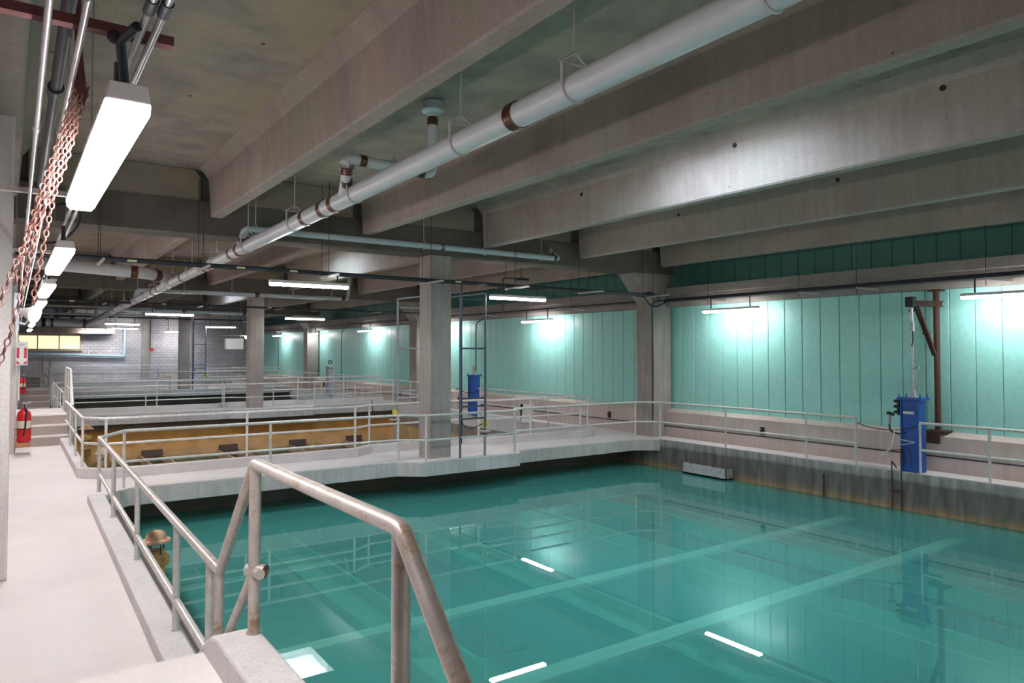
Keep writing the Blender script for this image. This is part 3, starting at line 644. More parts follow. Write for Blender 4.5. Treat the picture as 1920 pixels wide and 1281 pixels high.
# ------------------------------------------------------------------ steel frames with level probes
def frame(dy, dz, label, far=False):
    t = thing('steel_frame', label, 'frame', (9.4, 15.1 + dy, dz), 'steel guide frames beside columns')
    x0, x1, y0, y1, zt = 9.07, 9.80, 15.12 + dy, (18.2 if not far else 18.2) + dy, 4.07 + dz
    def rod(a, b, mat, r=.028, nm_='post'): MB().tube([a, b], r, 8).build(nm_, mat, t)
    rod((x0, y0, dz), (x0, y0, zt), 'darksteel'); rod((x1, y0, dz + .72), (x1, y0, zt), 'darksteel')
    rod((x0-.18, y1, dz + .0 - 1.5), (x0-.18, y1, zt), 'greysteel'); rod((x1-.18, y1, dz - 1.5), (x1-.18, y1, zt), 'greysteel')
    rod((x0+.06, y0+.04, dz + .35), (x0+.06, y0+.04, zt+.2), 'blackpipe', .022, 'cable_tube')
    rod((x0, y0, zt), (x0-.18, y1, zt), 'greysteel', .022, 'top_bar'); rod((x1, y0, zt), (x1-.18, y1, zt), 'greysteel', .022, 'top_bar')
    for z in (3.90, 2.68, 1.45, 1.25, .95): rod((x0, y0, dz + z), (x1, y0, dz + z), 'darksteel', .022, 'rung')
    for z in (3.84, 2.69, 1.50, 1.30, .80): rod((x0-.18, y1, dz + z), (x1-.18, y1, dz + z), 'greysteel', .03, 'rung')
    # grey channels seen between the rungs
    for x, z0_, z1_ in ((x0 + .42, .05, 1.18), (x0 + .62, .3, 1.2)):
        MB().box(x, y1 - .6, dz + z0_, x + .08, y1 - .55, dz + z1_ + .0).build('channel', 'greysteel', t)
    return t
frame(0, 0, 'tall dark steel frame right of the nearest middle column')
frame(31.1, .33, 'tall dark steel frame right of the farthest middle column')
def probe(x, y, z, label, pole=True):
    t = thing('level_probe', label, 'instrument', (x, y, z), 'yellow-headed level probes')
    MB().tube([(x, y, z), (x, y, z + .60)], .034, 12).build('pole', 'greysteel', t)
    MB().lathe([(.02, 0), (.15, .0), (.155, .012), (.155, .03), (.02, .035)], (x, y, z + .60)).build('flange', 'fountain', t)
    MB().lathe([(.045, 0), (.05, .02), (.035, .06), (.02, .10)], (x, y, z + .50)).build('clamp', 'black', t)
    h = MB().lathe([(.035, 0), (.05, .02), (.05, .06), (.062, .075), (.062, .16), (.05, .18), (.05, .20), (.02, .21)], (x, y, z + .69)).build('head', 'yellow', t)
    MB().tube([(x - .055, y, z + .80), (x + .09, y, z + .80)], .04).build('head_cover', 'yellow', h)
    MB().tube([(x, y, z + .62), (x, y, z + .70)], .022).build('neck', 'rust', t)
    MB().tube(rounded([(x - .06, y, z + .80), (x - .35, y + .05, z + .68), (x - .62, y + .05, z + .75), (x - .68, y, z + 1.2)], .15), .012, 8).build('cable', 'black', t)
probe(9.82, 15.17, 0, 'yellow-headed level probe on a flanged pole at the edge of the nearest walkway')
probe(8.8, 18.2, .10, 'yellow-headed level probe left of the nearest middle column')
probe(9.9, 46.35, .33, 'yellow-headed level probe on the third walkway, right of its column')
probe(7.9, 46.6, .33, 'yellow-headed level probe left of the farthest middle column')

# ------------------------------------------------------------------ gate actuators
def actuator(x, y, z, label, face, side, stem_top, w=.27, d=.40, h=1.62):
    t = thing('gate_actuator', label, 'gate actuator', (x, y, z), 'gate actuators on the green wall side')
    # open H-shaped body: flange plates with web
    m = MB(); m.box(x - w/2, y - d/2, z, x + w/2, y + d/2, z + h - .06)
    b = m.build('body', face, t, bevel=.01)
    m2 = MB(); m2.box(x - w/2 - .03, y - d/2 - .0, z, x - w/2 + .0, y - d/2 + .03, z + h - .06).box(x - w/2 - .03, y + d/2 - .03, z, x - w/2, y + d/2, z + h - .06)
    m2.build('body_flange', side, b)
    MB().box(x - w/2 - .06, y - d/2 - .06, z + h - .07, x + w/2 + .06, y + d/2 + .06, z + h - .01).build('top_plate', face, t, bevel=.006)
    for sx in (-1, 1):
        for sy in (-1, 1): MB().tube([(x + sx*(w/2+.02), y + sy*(d/2+.02), z + h - .03), (x + sx*(w/2+.02), y + sy*(d/2+.02), z + h + .06)], .015, 8).build('bolt', face, t)
    MB().lathe([(.10, 0), (.10, .03), (.065, .04), (.065, .14), (.04, .16)], (x, y, z + h - .01)).build('stem_seat', 'fountain', t)
    if stem_top: MB().tube([(x, y, z + h + .1), (x, y, stem_top)], .03, 12).build('rising_stem', 'conduit', t)
    return t
ax, ay = 16.12, 7.78
t = actuator(ax, ay, 0, 'blue gate actuator box with steel stem nearest the viewer', 'bluedark', 'blue', 3.55)
cbx = MB().box(ax - .16, ay + .22, 1.22, ax + .0, ay + .27, 1.60).build('control_panel', 'black', t)
for z in (1.52, 1.40, 1.28): MB().tube([(ax - .1, ay + .27, z), (ax - .16, ay + .33, z + .0)], .032, 10).build('knob', 'black', cbx)
MB().box(ax - .17, ay - .09, 1.255, ax - .135, ay + .13, 1.31).build('nameplate', 'white', t)
t = thing('drill_driver', 'black handheld drive tool hanging beside the near blue gate box', 'tool', (ax - .1, ay + .42, .9))
MB().tube([(ax - .12, ay + .50, 1.25), (ax - .12, ay + .36, 1.22)], .035, 10).build('tool_head', 'black', t)
MB().tube([(ax - .12, ay + .44, 1.22), (ax - .12, ay + .46, 1.0)], .028, 10).build('grip', 'greypaint', t)
MB().tube(rounded([(ax - .12, ay + .46, 1.0), (ax - .12, ay + .44, .84), (ax - .12, ay + .25, .80), (ax - .14, ay + .1, .84)], .08), .02, 8).build('cord', 'black', t)
t = thing('limit_switch', 'small grey switch box clipped high on the gate stem with looped cable', 'switch', (ax, ay, 3.1))
MB().box(ax - .10, ay - .07, 3.05, ax - .03, ay - .01, 3.25).build('switch_box', 'fountain', t)
MB().tube(rounded([(ax - .06, ay - .04, 3.05), (ax - .06, ay - .05, 2.85), (ax - .06, ay - .02, 2.72)], .05), .014, 8).build('cable', 'black', t)
t = thing('limit_switch', 'small bent conduit with cable low on the gate stem', 'switch', (ax, ay, 1.9))
MB().tube(rounded([(ax - .03, ay - .03, 2.22), (ax - .04, ay - .14, 2.30), (ax - .04, ay - .17, 2.2), (ax - .04, ay - .1, 1.72)], .06), .016, 8).build('cable', 'conduit', t)
t = actuator(14.98, 23.9, 0.1, 'blue gate actuator box beside the ochre tank', 'bluedark', 'blue', 0, h=1.6)
MB().lathe([(.05, 0), (.05, .25)], (14.95, 23.9, 1.78)).build('stub', 'brass', t)
t2 = actuator(14.98, 39.3, .15, 'grey gate actuator cylinder beside the third tank', 'greypaint', 'greypaint', 0, h=1.6)
MB().torus((14.98, 39.3, 1.98), (0, 1, 0), .09, .03).build('lifting_ring', 'black', t2)
# vertical conduits on the wall above actuators
for y, lab in ((26.3, 'thin clipped conduit dropping to the farther blue gate box'), (41.6, 'thin clipped conduit dropping to the grey gate box'), (54, 'thin clipped conduit on the farthest green panels')):
    t = thing('wall_conduit', lab, 'conduit', (16.2, y, 2), 'thin drop conduits')
    MB().tube(rounded([(16.56, y - 1.0, 4.12), (16.56, y, 3.8), (16.56, y, .8)], .2), .022, 8).build('conduit_run', 'blackpipe', t)
# access stub ladder hanging in the main tank by the near box
t = thing('grab_ladder', 'thin rusty steel ladder rails hooked over the tank edge by the near blue box', 'ladder', (15.86, 8.0, 0))
for y in (8.12, 7.92): MB().tube(rounded([(16.05, y, .05), (15.85, y, .52 if y < 8 else .22), (15.85, y, -.95)], .04), .014, 8).build('side_rail', 'rust', t)
MB().tube([(15.85, 8.17, -.42), (15.85, 7.88, -.42)], .016, 8).build('rung', 'rust', t)
t = thing('hose_hook', 'bent thin rods sticking out above the tank edge by the near blue box', 'hook', (15.9, 8.0, .5))
MB().tube(rounded([(15.88, 8.12, .72), (15.88, 7.62, .66), (15.88, 7.95, .58), (15.88, 8.1, .55)], .04), .011, 8).build('bent_rod', 'rodpale', t)
MB().tube(rounded([(15.9, 8.15, .45), (15.9, 7.75, .5), (15.9, 7.72, .1)], .05), .009, 8).build('bent_rod', 'rust', t)
MB().tube(rounded([(15.85, 8.05, .9), (15.85, 8.12, .5), (15.85, 8.35, .3)], .1), .012, 8).build('white_hose', 'white', t)
t = thing('rust_hook', 'short rusty bar on the stained tank wall left of the near blue box', 'hook', (15.87, 9.75, -.5))
MB().tube([(15.87, 9.75, -.30), (15.87, 9.75, -.85)], .018, 8).build('bar', 'rust', t)

# jib crane
t = thing('jib_crane', 'rusty brown jib crane post with braced arm on the parapet', 'crane', (16.8, 7.58, .80))
MB().tube([(16.8, 7.58, .87), (16.8, 7.58, 3.95)], .062, 16).build('post', 'rust', t)
MB().box(16.58, 7.35, .845, 16.97, 7.80, .875).build('base_plate', 'rust', t)
MB().box(16.56, 7.45, .60, 16.597, 7.72, .845).build('bracket', 'rust', t)
MB().box(16.70, 7.45, 3.94, 16.93, 7.72, 3.975).build('top_plate', 'rust', t)
a = Vector((16.12, 7.80, 3.66)); b = Vector((16.92, 7.52, 3.66)); d = (b - a).normalized(); n_ = Vector((-d.y, d.x, 0)) * .045
m = MB()
for z0_, z1_, k in ((3.60, 3.62, 1.6), (3.62, 3.70, .35), (3.70, 3.72, 1.6)):
    q = [a - n_*k, b - n_*k, b + n_*k, a + n_*k]; m.prism([(v.x, v.y) for v in q], z0_, z1_, 'z')
m.build('arm', 'rust', t)
for s_ in (-1, 1):
    m = MB(); p = a.lerp(b, .18); q = Vector((16.74, 7.60, 2.52)); off = n_ * s_ * 1.1
    m.tube([p + off + Vector((0,0,-.05)), q + off * .6], .034, 6).build('brace', 'rust', t)
MB().box(16.5, 7.60, 2.98, 16.6, 7.74, 3.03).build('brace_tie', 'rust', t)
MB().box(16.04, 7.72, 3.58, 16.2, 7.88, 3.80).build('trolley', 'black', t)
MB().torus((16.12, 7.78, 3.50), (1, .3, 0), .04, .014).build('hook_ring', 'rust', t)

# perforated galvanised weir trough on the tank wall
t = thing('weir_trough', 'galvanised scum trough fixed to the far tank wall just above the water', 'trough', (15.75, 13.1, -.8))
m = MB(); x0, x1, y0, y1, z0_, z1_ = 15.60, 15.88, 12.36, 13.85, -.80, -.52
m.box(x0, y0, z0_, x1, y1, z0_+.03).box(x0, y0, z0_, x0+.02, y1, z1_).box(x0, y0, z0_, x1, y0+.02, z1_).box(x0, y1-.02, z0_, x1, y1, z1_)
m.build('trough_shell', 'fountain', t)
MB().prism([(15.60, -.80), (15.88, -.80), (15.88, -.92)], y0+.05, y0+.08, 'y').build('bracket', 'fountain', t)
MB().prism([(15.60, -.80), (15.88, -.80), (15.88, -.92)], y1-.08, y1-.05, 'y').build('bracket', 'fountain', t)
m = MB()
for i in range(14): yy_ = y0 + .06 + i*.104; m.prism([(yy_, z1_-.0), (yy_+.05, z1_), (yy_+.025, z1_+.03)], x0, x0+.015, 'x')
m.build('notched_lip', 'fountain', t)

# parapet conduit and outlets
t = thing('parapet_conduit', 'long thin dark conduit running low along the pink parapet', 'conduit', (16.55, 10, .4))
MB().tube([(16.56, 62, .33), (16.56, -4, .33)], .016, 8).build('conduit_run', 'blackpipe', t)
for y, lab in ((11.93, 'black socket outlet on the parapet below the nearest wall lamp'), (17.9, 'black socket outlet on the parapet left of the nearest wall column'), (33.6, 'black socket outlet on the parapet by the third tank'), (27.7, 'black socket outlet on the parapet beyond the farther blue box'), (44.5, 'black socket outlet on the farthest parapet')):
    t = thing('socket_outlet', lab, 'outlet', (16.55, y, .4), 'parapet outlets')
    MB().box(16.52, y - .05, .38, 16.60, y + .04, .58).build('box_body', 'black', t, bevel=.008)
    MB().torus((16.50, y + .05, .52), (0, .2, 1), .05, .012).build('cord_loop', 'fountain', t)
# notice board leaning by rail
t = thing('notice_board', 'small pale notice plate leaning on the parapet behind the walkway railing', 'sign', (14.9, 20.0, .35))
m = MB().prism([(0, 0), (.05, 0), (.16, .62), (.11, .62)], 20.15, 20.75, 'y'); 
m.v = [(x + 14.95, y, z + .1) for x, y, z in m.v]; m.build('plate', 'white', t)
m = MB().prism([(0, 0), (.012, 0), (.035, .14), (.023, .14)], 20.25, 20.65, 'y'); m.v = [(x + 15.025, y, z + .48) for x, y, z in m.v]; m.build('printed_strip', 'fountain', t)
MB().box(15.0, 20.78, .1, 15.12, 20.84, .72).build('stand', 'black', t)

# ------------------------------------------------------------------ lamps
def lamp(label, c, axis, ln, w, zb, mat='lamp', hang=4.24, group='tube lamps', house='housing', both=True):
    x, y = c
    t = thing('tube_lamp', label, 'lamp', (x, y, zb + .1), group)
    def orient(m):
        if axis == 'y': m.v = [(x + v[1], y + v[0], v[2]) for v in m.v]
        else: m.v = [(x + v[0], y + v[1], v[2]) for v in m.v]
        return m
    h = ln / 2
    orient(MB().prism([(-w*.5, zb + .055), (w*.5, zb + .055), (w*.42, zb + .12), (-w*.42, zb + .12)], -h, h, 'x')).build('housing', house, t, bevel=.006)
    m = MB().prism([(-w*.5, zb + .055), (-w*.48, zb + .02), (-w*.36, zb), (w*.36, zb), (w*.48, zb + .02), (w*.5, zb + .055)], -h + .015, h - .015, 'x')
    orient(m).build('diffuser', mat, t)
    if hang:
        for s_ in (-.36, .36):
            orient(MB().tube([(s_*ln, 0, zb + .12), (s_*ln, 0, hang)], .018, 8)).build('hanger', 'blackpipe', t)
    return t
LY = [15.12, 30.57, 46.0]; LH = [4.29, 4.42, 4.50]; LW = ['nearest crosswise conduit', 'second crosswise conduit', 'third crosswise conduit']
for k in range(3):
    lamp('white tube lamp under the %s, left of the middle column' % LW[k], ((5.30, 5.15, 5.3)[k], LY[k]), 'x', 1.72, .15, (3.99, 4.0, 4.1)[k], hang=LH[k], group='tube lamps across the hall')
    lamp('white tube lamp under the %s, right of the middle column' % LW[k], ((10.82, 10.52, 10.6)[k], LY[k]), 'x', 1.72, .15, (3.935, 3.97, 4.03)[k], hang=LH[k], group='tube lamps across the hall')
for y, w in ((12.75, 'nearest wall bay, right of the wall column'), (5.95, 'green wall behind the jib crane, nearest of all'), (21.6, 'green wall just left of the nearest wall column'), (29.0, 'green wall behind the middle column'), (37.5, 'green wall near the grey gate box'), (46.1, 'farthest wall column'), (53.5, 'farthest green panels'), (-1.5, 'green wall beside the viewer')):
    lamp('white tube lamp hung on the ' + w, (16.32, y), 'y', 1.82, .15, 3.70, mat='lampwall', hang=4.2, group='tube lamps along the green wall')
lf = ['big bright tube lamp nearest the viewer above the left walkway', 'second bright lamp above the left walkway', 'third bright lamp above the left walkway', 'fourth bright lamp above the left walkway', 'fifth bright lamp above the left walkway, by the horn', 'sixth bright lamp above the left walkway, just past the horn', 'added fill lamp above the nearest far stair crossing', 'farthest added fill lamp above the left walkway']
for i, y in enumerate((3.75, 8.0, 11.9, 15.7, 19.5, 23.3, 28.0, 35.0)):  # last two lamps are added to brighten the dim far end
    lamp(lf[i], (kx(.365, y) + .0, y), 'y', 2.0, .142, 3.42, mat='lampleft', hang=3.70, group='tube lamps above the left walkway')
for x, y, lab in ((7.15, 60.6, 'lamp between the far window and the pilaster'), (10.75, 60.6, 'lamp right of the pilaster'), (5.25, 60.6, 'lamp right above the end of the far window')):
    lamp('tube ' + lab + ' close to the far block wall', (x, y), 'x', 1.75, .15, 4.25 if x == 7.15 else 4.05, hang=6.28, group='tube lamps by the back wall')

# ------------------------------------------------------------------ conduits and supports
def cross_conduits(y, z, lab, xs):
    t = thing('conduit_bundle', 'dark twin conduits crossing the hall ' + lab, 'conduit', (8, y, z), 'crosswise conduits')
    MB().tube([(.35, y, z + .05), (16.2, y, z)], .034, 10).build('conduit_run', 'blackpipe', t)
    MB().tube([(.35, y + .13, z + .03), (16.2, y + .13, z - .02)], .028, 10).build('conduit_run', 'blackpipe', t)
    MB().tube([(.35, y + .22, z + .03), (11.5, y + .22, z)], .018, 8).build('conduit_run', 'darksteel', t)
    for x in (1.8, 3.77, 4.85, 8.9): MB().box(x, y - .04, z - .0, x + .16, y - .028, z + .04).build('cream_label', 'tag', t)
    for i, x in enumerate(xs):
        s_ = thing('trapeze_support', 'strut trapeze with two rods, %s from the left %s' % (['first', 'second', 'third', 'fourth', 'fifth', 'sixth', 'seventh'][i], lab), 'support', (x, y, z), 'trapezes ' + lab)
        MB().box(x - .02, y - .75, z - .075, x + .02, y + .29, z - .035).build('strut_channel', 'strut', s_)
        for dy in (-.16, .27): MB().tube([(x, y + dy, z - .08), (x, y + dy, topz(x, y + dy))], .007, 6).build('rod', 'roddark', s_)
cross_conduits(15.1, 4.29, 'over the nearest walkway', (1.35, 3.1, 5.65, 8.15, 10.6, 13.1, 15.6))
cross_conduits(30.55, 4.42, 'over the second walkway', (2.9, 6.2, 9.3, 13.7))
cross_conduits(45.98, 4.50, 'over the third walkway', (4.3, 7.6, 12))
t = thing('conduit_bundle', 'dark twin conduits running high along the green wall', 'conduit', (16.4, 8, 4.2), 'wall conduits')
MB().tube([(16.42, 15.2, 4.17), (16.42, -5, 4.20)], .034, 10).build('conduit_run', 'blackpipe', t)
MB().tube([(16.33, 15.2, 4.13), (16.33, -5, 4.15)], .022, 10).build('conduit_run', 'blackpipe', t)
t = thing('conduit_bundle', 'thin dark conduit continuing along the green wall beyond the wall column', 'conduit', (16.4, 30, 4.2), 'wall conduits')
MB().tube([(16.33, 16.3, 4.18), (16.33, 60, 4.18)], .028, 10).build('conduit_run', 'blackpipe', t)
for y, lab in ((13.47, 'beside the nearest wall lamp'), (10.6, 'between the wall lamp and the crane'), (9.1, 'left of the jib crane'), (6.38, 'right of the crane'), (4.2, 'near the right edge'), (19.5, 'left of the nearest wall column'), (25, 'above the farther blue box'), (33, 'beyond the middle wall column')):
    t = thing('strut_bracket', 'strut bracket with long rod ' + lab + ' on the green wall', 'bracket', (16.4, y, 4.1), 'strut brackets on the green wall')
    m = MB(); m.add([(16.25, y, 4.08), (16.29, y, 4.08), (16.62, y - .32, 4.02), (16.58, y - .36, 4.02), (16.25, y, 4.12), (16.29, y, 4.12), (16.62, y - .32, 4.07), (16.58, y - .36, 4.07)], [(0,3,2,1),(4,5,6,7),(0,1,5,4),(1,2,6,5),(2,3,7,6),(3,0,4,7)])
    m.build('arm', 'strut', t)
    MB().tube([(16.27, y, 3.95), (16.27, y, 5.2 if y > 15 else 5.19)], .008, 6).build('rod', 'roddark', t)
t = thing('column_conduit', 'dark conduit running down the nearest wall column', 'conduit', (16.2, 15.3, 2))
MB().tube(rounded([(16.42, 15.2, 4.17), (15.99, 15.36, 4.1), (15.99, 15.36, .45)], .12), .022, 8).build('conduit_run', 'blackpipe', t)
MB().tube(rounded([(15.2, 15.3, 4.27), (15.6, 15.3, 4.24), (15.8, 15.3, 4.02), (16.1, 15.3, 3.95), (16.4, 15.2, 4.1)], .12), .025, 8).build('cable_loop', 'blackpipe', t)
MB().tube(rounded([(15.2, 15.25, 4.26), (15.7, 15.2, 4.38), (16.05, 15.2, 4.3), (16.2, 15.2, 4.1)], .12), .02, 8).build('cable_loop', 'blackpipe', t)
t = thing('cable_drop', 'dark cable drop with small fixture above the green wall lamp', 'conduit', (13.3, 17, 4.6))
MB().tube(rounded([(12.9, 18.0, 4.85), (12.3, 18.0, 4.85), (12.3, 18.0, 3.75)], .1), .022, 8).build('conduit_run', 'blackpipe', t)
MB().box(12.85, 17.95, 4.80, 13.25, 18.1, 4.88).build('fixture', 'black', t)
MB().tube([(13.0, 18.02, 4.86), (13.0, 18.02, topz(13.0, 18.02))], .012, 6).build('rod', 'roddark', t)
# left lengthwise conduits, following the walkway
for x, z, r, lab in ((.112, 3.74, .0125, 'leftmost'), (.215, 3.74, .0125, 'second from the left'), (.385, 3.74, .0135, 'left one above the walkway lamps'), (.428, 3.74, .0135, 'right one above the walkway lamps'), (.19, 3.95, .026, 'highest dark')):
    t = thing('lengthwise_conduit', 'steel conduit running away over the left walkway, ' + lab, 'conduit', (x, 8, z), 'conduits over the left walkway')
    mat = 'blackpipe' if z > 3.9 else 'conduit'
    MB().tube([(x - .05, -2, z), (x + .1807, 36.3, z - .02)], r, 10).build('conduit_run', mat, t)
    for y in (2.55, 4.3, 6.9, 10.1):
        xx = x - .05 + .17*(y + 2)/28
        MB().tube([(xx, y - .05, z), (xx, y + .05, z)], r * 1.45, 10).build('coupling', 'blackpipe' if y in (2.55,) else mat, t)
for y, z, x0, x1, lab in ((2.95, 3.80, -.4, .50, 'nearest the viewer'), (6.3, 3.80, -.2, .55, 'behind the big lamp'), (10.1, 3.80, -.1, .6, 'above the third lamp'), (14.0, 3.80, 0, .65, 'above the fourth lamp')):
    t = thing('strut_bar', 'reddish strut bar carrying the conduits over the left walkway, ' + lab, 'support', (0, y, z), 'strut bars over the left walkway')
    MB().box(x0, y, z - .02, x1, y + .05, z + .015).build('bar', 'strut' if y > 3 else 'darkchain', t)
    for xx in (x0 + .08, x1 - .05): MB().tube([(xx, y + .02, z), (xx, y + .02, topz(xx, y))], .006, 6).build('rod', 'rod', t)
t = thing('junction_fitting', 'dark conduit fitting just above the big left lamp', 'fitting', (.3, 2.9, 3.6))
MB().lathe([(.012, 0), (.022, .01), (.022, .03), (.012, .04)], (.29, 2.86, 3.71)).build('cap', 'black', t)
MB().tube([(.345, 2.72, 3.73), (.31, 2.86, 3.72), (.335, 2.95, 3.60)], .017, 10).build('elbow_body', 'blackpipe', t)
t = thing('coiled_cable', 'loop of black cable above the second left lamp', 'cable', (.3, 8, 3.9))
MB().torus((.42, 9.0, 3.98), (.5, .8, .2), .16, .014, 24, 6, stretch=1.7).build('cable_loop', 'black', t)

# ------------------------------------------------------------------ pipes
PX = 3.90
def pz(y): return 4.86 - .0128 * (y - 4)
def coupling(m_parent, a, b, r, name='coupling', mat='coupling'):
    a, b = Vector(a), Vector(b); d = (b - a); m = MB(); n = 5
    pts = []; rs = []
    for i in range(n):
        for f, rr in ((0.04, 1.02), (.12, 1.10), (.80, 1.10), (.88, 1.02)):
            pts.append(tuple(a + d * ((i + f) / n))); rs.append(r * rr)
    m.tube(pts, rs, 20); return m.build(name, mat, m_parent)
t = thing('drain_pipe', 'big grey-white drain pipe running the whole hall under the ceiling', 'pipe', (PX, 20, 4.8))
MB().tube([(PX, y, pz(y)) for y in (-4, 5, 15, 25, 35, 49.2)], .122, 28).build('pipe_run', 'pvc', t)
for y in (5.48, 10.05, 10.5, 11.3, 15.35, 15.95, 18.0, 18.5, 21.2, 25.0, 26.0, 31.0, 36.2, 43.0, 49.0):
    coupling(t, (PX, y - .065, pz(y - .065)), (PX, y + .065, pz(y + .065)), .122)
for y in (27.5, 29.5, 33, 34.5, 38, 40, 41.5, 45, 47): MB().tube([(PX, y - .03, pz(y)), (PX, y + .03, pz(y))], .13, 20).build('joint_band', 'rod', t)
hang_y = (2.7, 4.63, 6.5, 9.3, 11.9, 14.75, 17.4, 20.1, 22.8, 26.1, 29.7, 33.5, 37.8, 41.7, 45.9)
for i, y in enumerate(hang_y):
    z = pz(y)
    lab = ['above the right edge of view, first', 'where the pipe is widest, second', 'left of the copper band, third', 'by the first tee, fourth', 'past the first tee, fifth', 'at the girder, sixth'][i] if i < 6 else ['seventh', 'eighth', 'ninth', 'tenth', 'eleventh', 'twelfth', 'thirteenth', 'fourteenth', 'fifteenth'][i-6] + ' along the pipe from the viewer'
    h = thing('pipe_hanger', 'clevis hanger on the big drain pipe ' + lab, 'hanger', (PX, y, z), 'hangers of the big drain pipe')
    m = MB(); pts = []
    for j in range(19):
        a_ = math.pi * (1 + j / 18); pts.append((PX + .132 * math.cos(a_), y, z + .132 * math.sin(a_)))
    pts = [(PX - .132, y, z + .21)] + pts + [(PX + .132, y, z + .21)]
    for a_, b_ in zip(pts, pts[1:]):
        pass
    m.tube(pts, .008, 6); 
    m.box(PX - .142, y - .018, z, PX - .130, y + .018, z + .22).box(PX + .130, y - .018, z, PX + .142, y + .018, z + .22)
    m.build('strap', 'rodpale', h)
    MB().tube([(PX - .17, y, z + .20), (PX + .17, y, z + .20)], .010, 8).build('cross_bolt', 'rodpale', h)
    MB().tube([(PX - .12, y, z + .22), (PX, y, z + .30), (PX + .12, y, z + .22)], .012, 6).build('yoke', 'rodpale', h)
    MB().tube([(PX, y, z + .20), (PX, y, ZC)], .010, 8).build('rod', 'rodpale', h)
# first branch: elbow over to roof drain
t = thing('branch_pipe', 'white branch pipe with brown bands rising from the drain pipe to the roof drain', 'pipe', (4.4, 9.2, 5.2), 'branch pipes')
by = 9.2
MB().tube(rounded([(PX - .02, 9.75, pz(9.75)), (3.74, by + .06, 5.0), (3.72, by, 5.24), (5.04, by, 5.20), (5.04, by, 6.0)], .13, 8), .072, 18).build('pipe_run', 'pvc', t)
coupling(t, (3.735, by + .045, 5.02), (3.725, by + .01, 5.10), .074); coupling(t, (3.80, by + .2, 4.93), (3.765, by + .11, 4.975), .074)
coupling(t, (3.90, by, 5.235), (4.0, by, 5.23), .074); coupling(t, (4.80, by, 5.21), (4.90, by, 5.20), .074); coupling(t, (5.04, by, 5.92), (5.04, by, 6.03), .074)
MB().tube([(4.42, by, 5.30), (4.42, by, ZC)], .009, 8).build('rod', 'rodpale', t)
MB().torus((4.42, by, 5.23), (1, 0, 0), .085, .010).build('ring_clamp', 'rodpale', t)
t = thing('roof_drain', 'grey round roof drain bowl bolted to the ceiling above the branch pipe', 'drain', (5.04, 9.2, 6.2))
MB().lathe([(.075, 0), (.085, .05), (.16, .08), (.165, .10), (.15, .12), (.15, .22)], (5.04, by, 6.045)).build('bowl', 'pvc2', t)
MB().lathe([(.05, 0), (.072, .01), (.072, .03), (.05, .04)], (5.04, by, 6.01)).build('neck_ring', 'coupling', t)
# second branch: along the first girder
t = thing('branch_pipe', 'pale blue-grey branch pipe along the first girder, ending in an elbow', 'pipe', (8, 15, 5.1), 'branch pipes')
gyy = 15.02
MB().tube(rounded([(PX, 15.65, pz(15.6)), (3.88, gyy + .1, 4.90), (3.90, gyy - .02, 5.11), (12.09, gyy, 5.10), (12.12, gyy + .55, 5.5), (12.2, 15.95, 5.78)], .12, 8), .068, 16).build('pipe_run', 'pvc2', t)
coupling(t, (7.9+.55, gyy, 5.105), (8.55, gyy, 5.105), .07); coupling(t, (3.885, gyy + .14, 4.84), (3.885, gyy + .08, 4.94), .07); coupling(t, (11.90, gyy, 5.1), (11.98, gyy, 5.1), .07); coupling(t, (12.1, gyy + .16, 5.2), (12.11, gyy + .24, 5.27), .07)
for i, x in enumerate((4.12, 8.0, 9.72, 11.5)):
    h = thing('pipe_hanger', 'pear hanger on the branch pipe by the first girder, ' + ['leftmost', 'second', 'third', 'rightmost'][i], 'hanger', (x, gyy, 5.1), 'hangers of the girder branch pipe')
    MB().torus((x, gyy, 5.12), (1, 0, 0), .085, .009, stretch=1.35, dirv=(0, 0, 1)).build('ring', 'rodpale', h)
    MB().tube([(x, gyy, 5.22), (x, gyy, topz(x, gyy))], .009, 8).build('rod', 'rodpale', h)
# third: large left lateral at y 22.7
t = thing('branch_pipe', 'thick grey lateral pipe joining the drain pipe from the left with brown bands', 'pipe', (2, 22.7, 4.9), 'branch pipes')
MB().tube(rounded([(-.5, 22.2, 4.95), (3.2, 22.4, 4.80), (3.80, 22.9, 4.72), (PX, 23.8, 4.62)], .3, 8), .16, 20).build('pipe_run', 'pvc', t)
coupling(t, (2.75, 22.38, 4.82), (2.93, 22.38, 4.815), .165); coupling(t, (3.35, 22.5, 4.78), (3.48, 22.62, 4.765), .165)
for z_, y_, x1_, lab in ((4.93, 30.3, 12.3, 'second'), (4.92, 45.4, 12.0, 'third')):
    t = thing('branch_pipe', 'pale blue-grey branch pipe crossing under the %s girder from the viewer' % lab, 'pipe', (8, y_, z_), 'branch pipes')
    MB().tube(rounded([(PX, y_ + .3, pz(y_)), (PX + .1, y_, z_), (x1_, y_, z_), (x1_ + .1, y_ + .1, z_ + .1), (x1_ + .15, y_ + .1, 5.9)], .12, 6), .085, 14).build('pipe_run', 'pvc2', t)
    coupling(t, (8.3, y_, z_), (8.48, y_, z_), .088); coupling(t, (x1_ - .25, y_, z_), (x1_ - .1, y_, z_), .088)
    for i, x in enumerate((5.6, 7.4, 9.9, 11.6)):
        h = thing('pipe_hanger', 'thin hanger on the branch pipe of the %s girder, %s from the left' % (lab, ['first', 'second', 'third', 'fourth'][i]), 'hanger', (x, y_, z_), 'hangers of the %s branch pipe' % lab)
        MB().torus((x, y_, z_ + .02), (1, 0, 0), .10, .014, stretch=1.35, dirv=(0, 0, 1)).build('ring', 'rodpale', h)
        MB().tube([(x, y_, z_ + .1), (x, y_, topz(x, y_))], .012, 6).build('rod', 'rodpale', h)
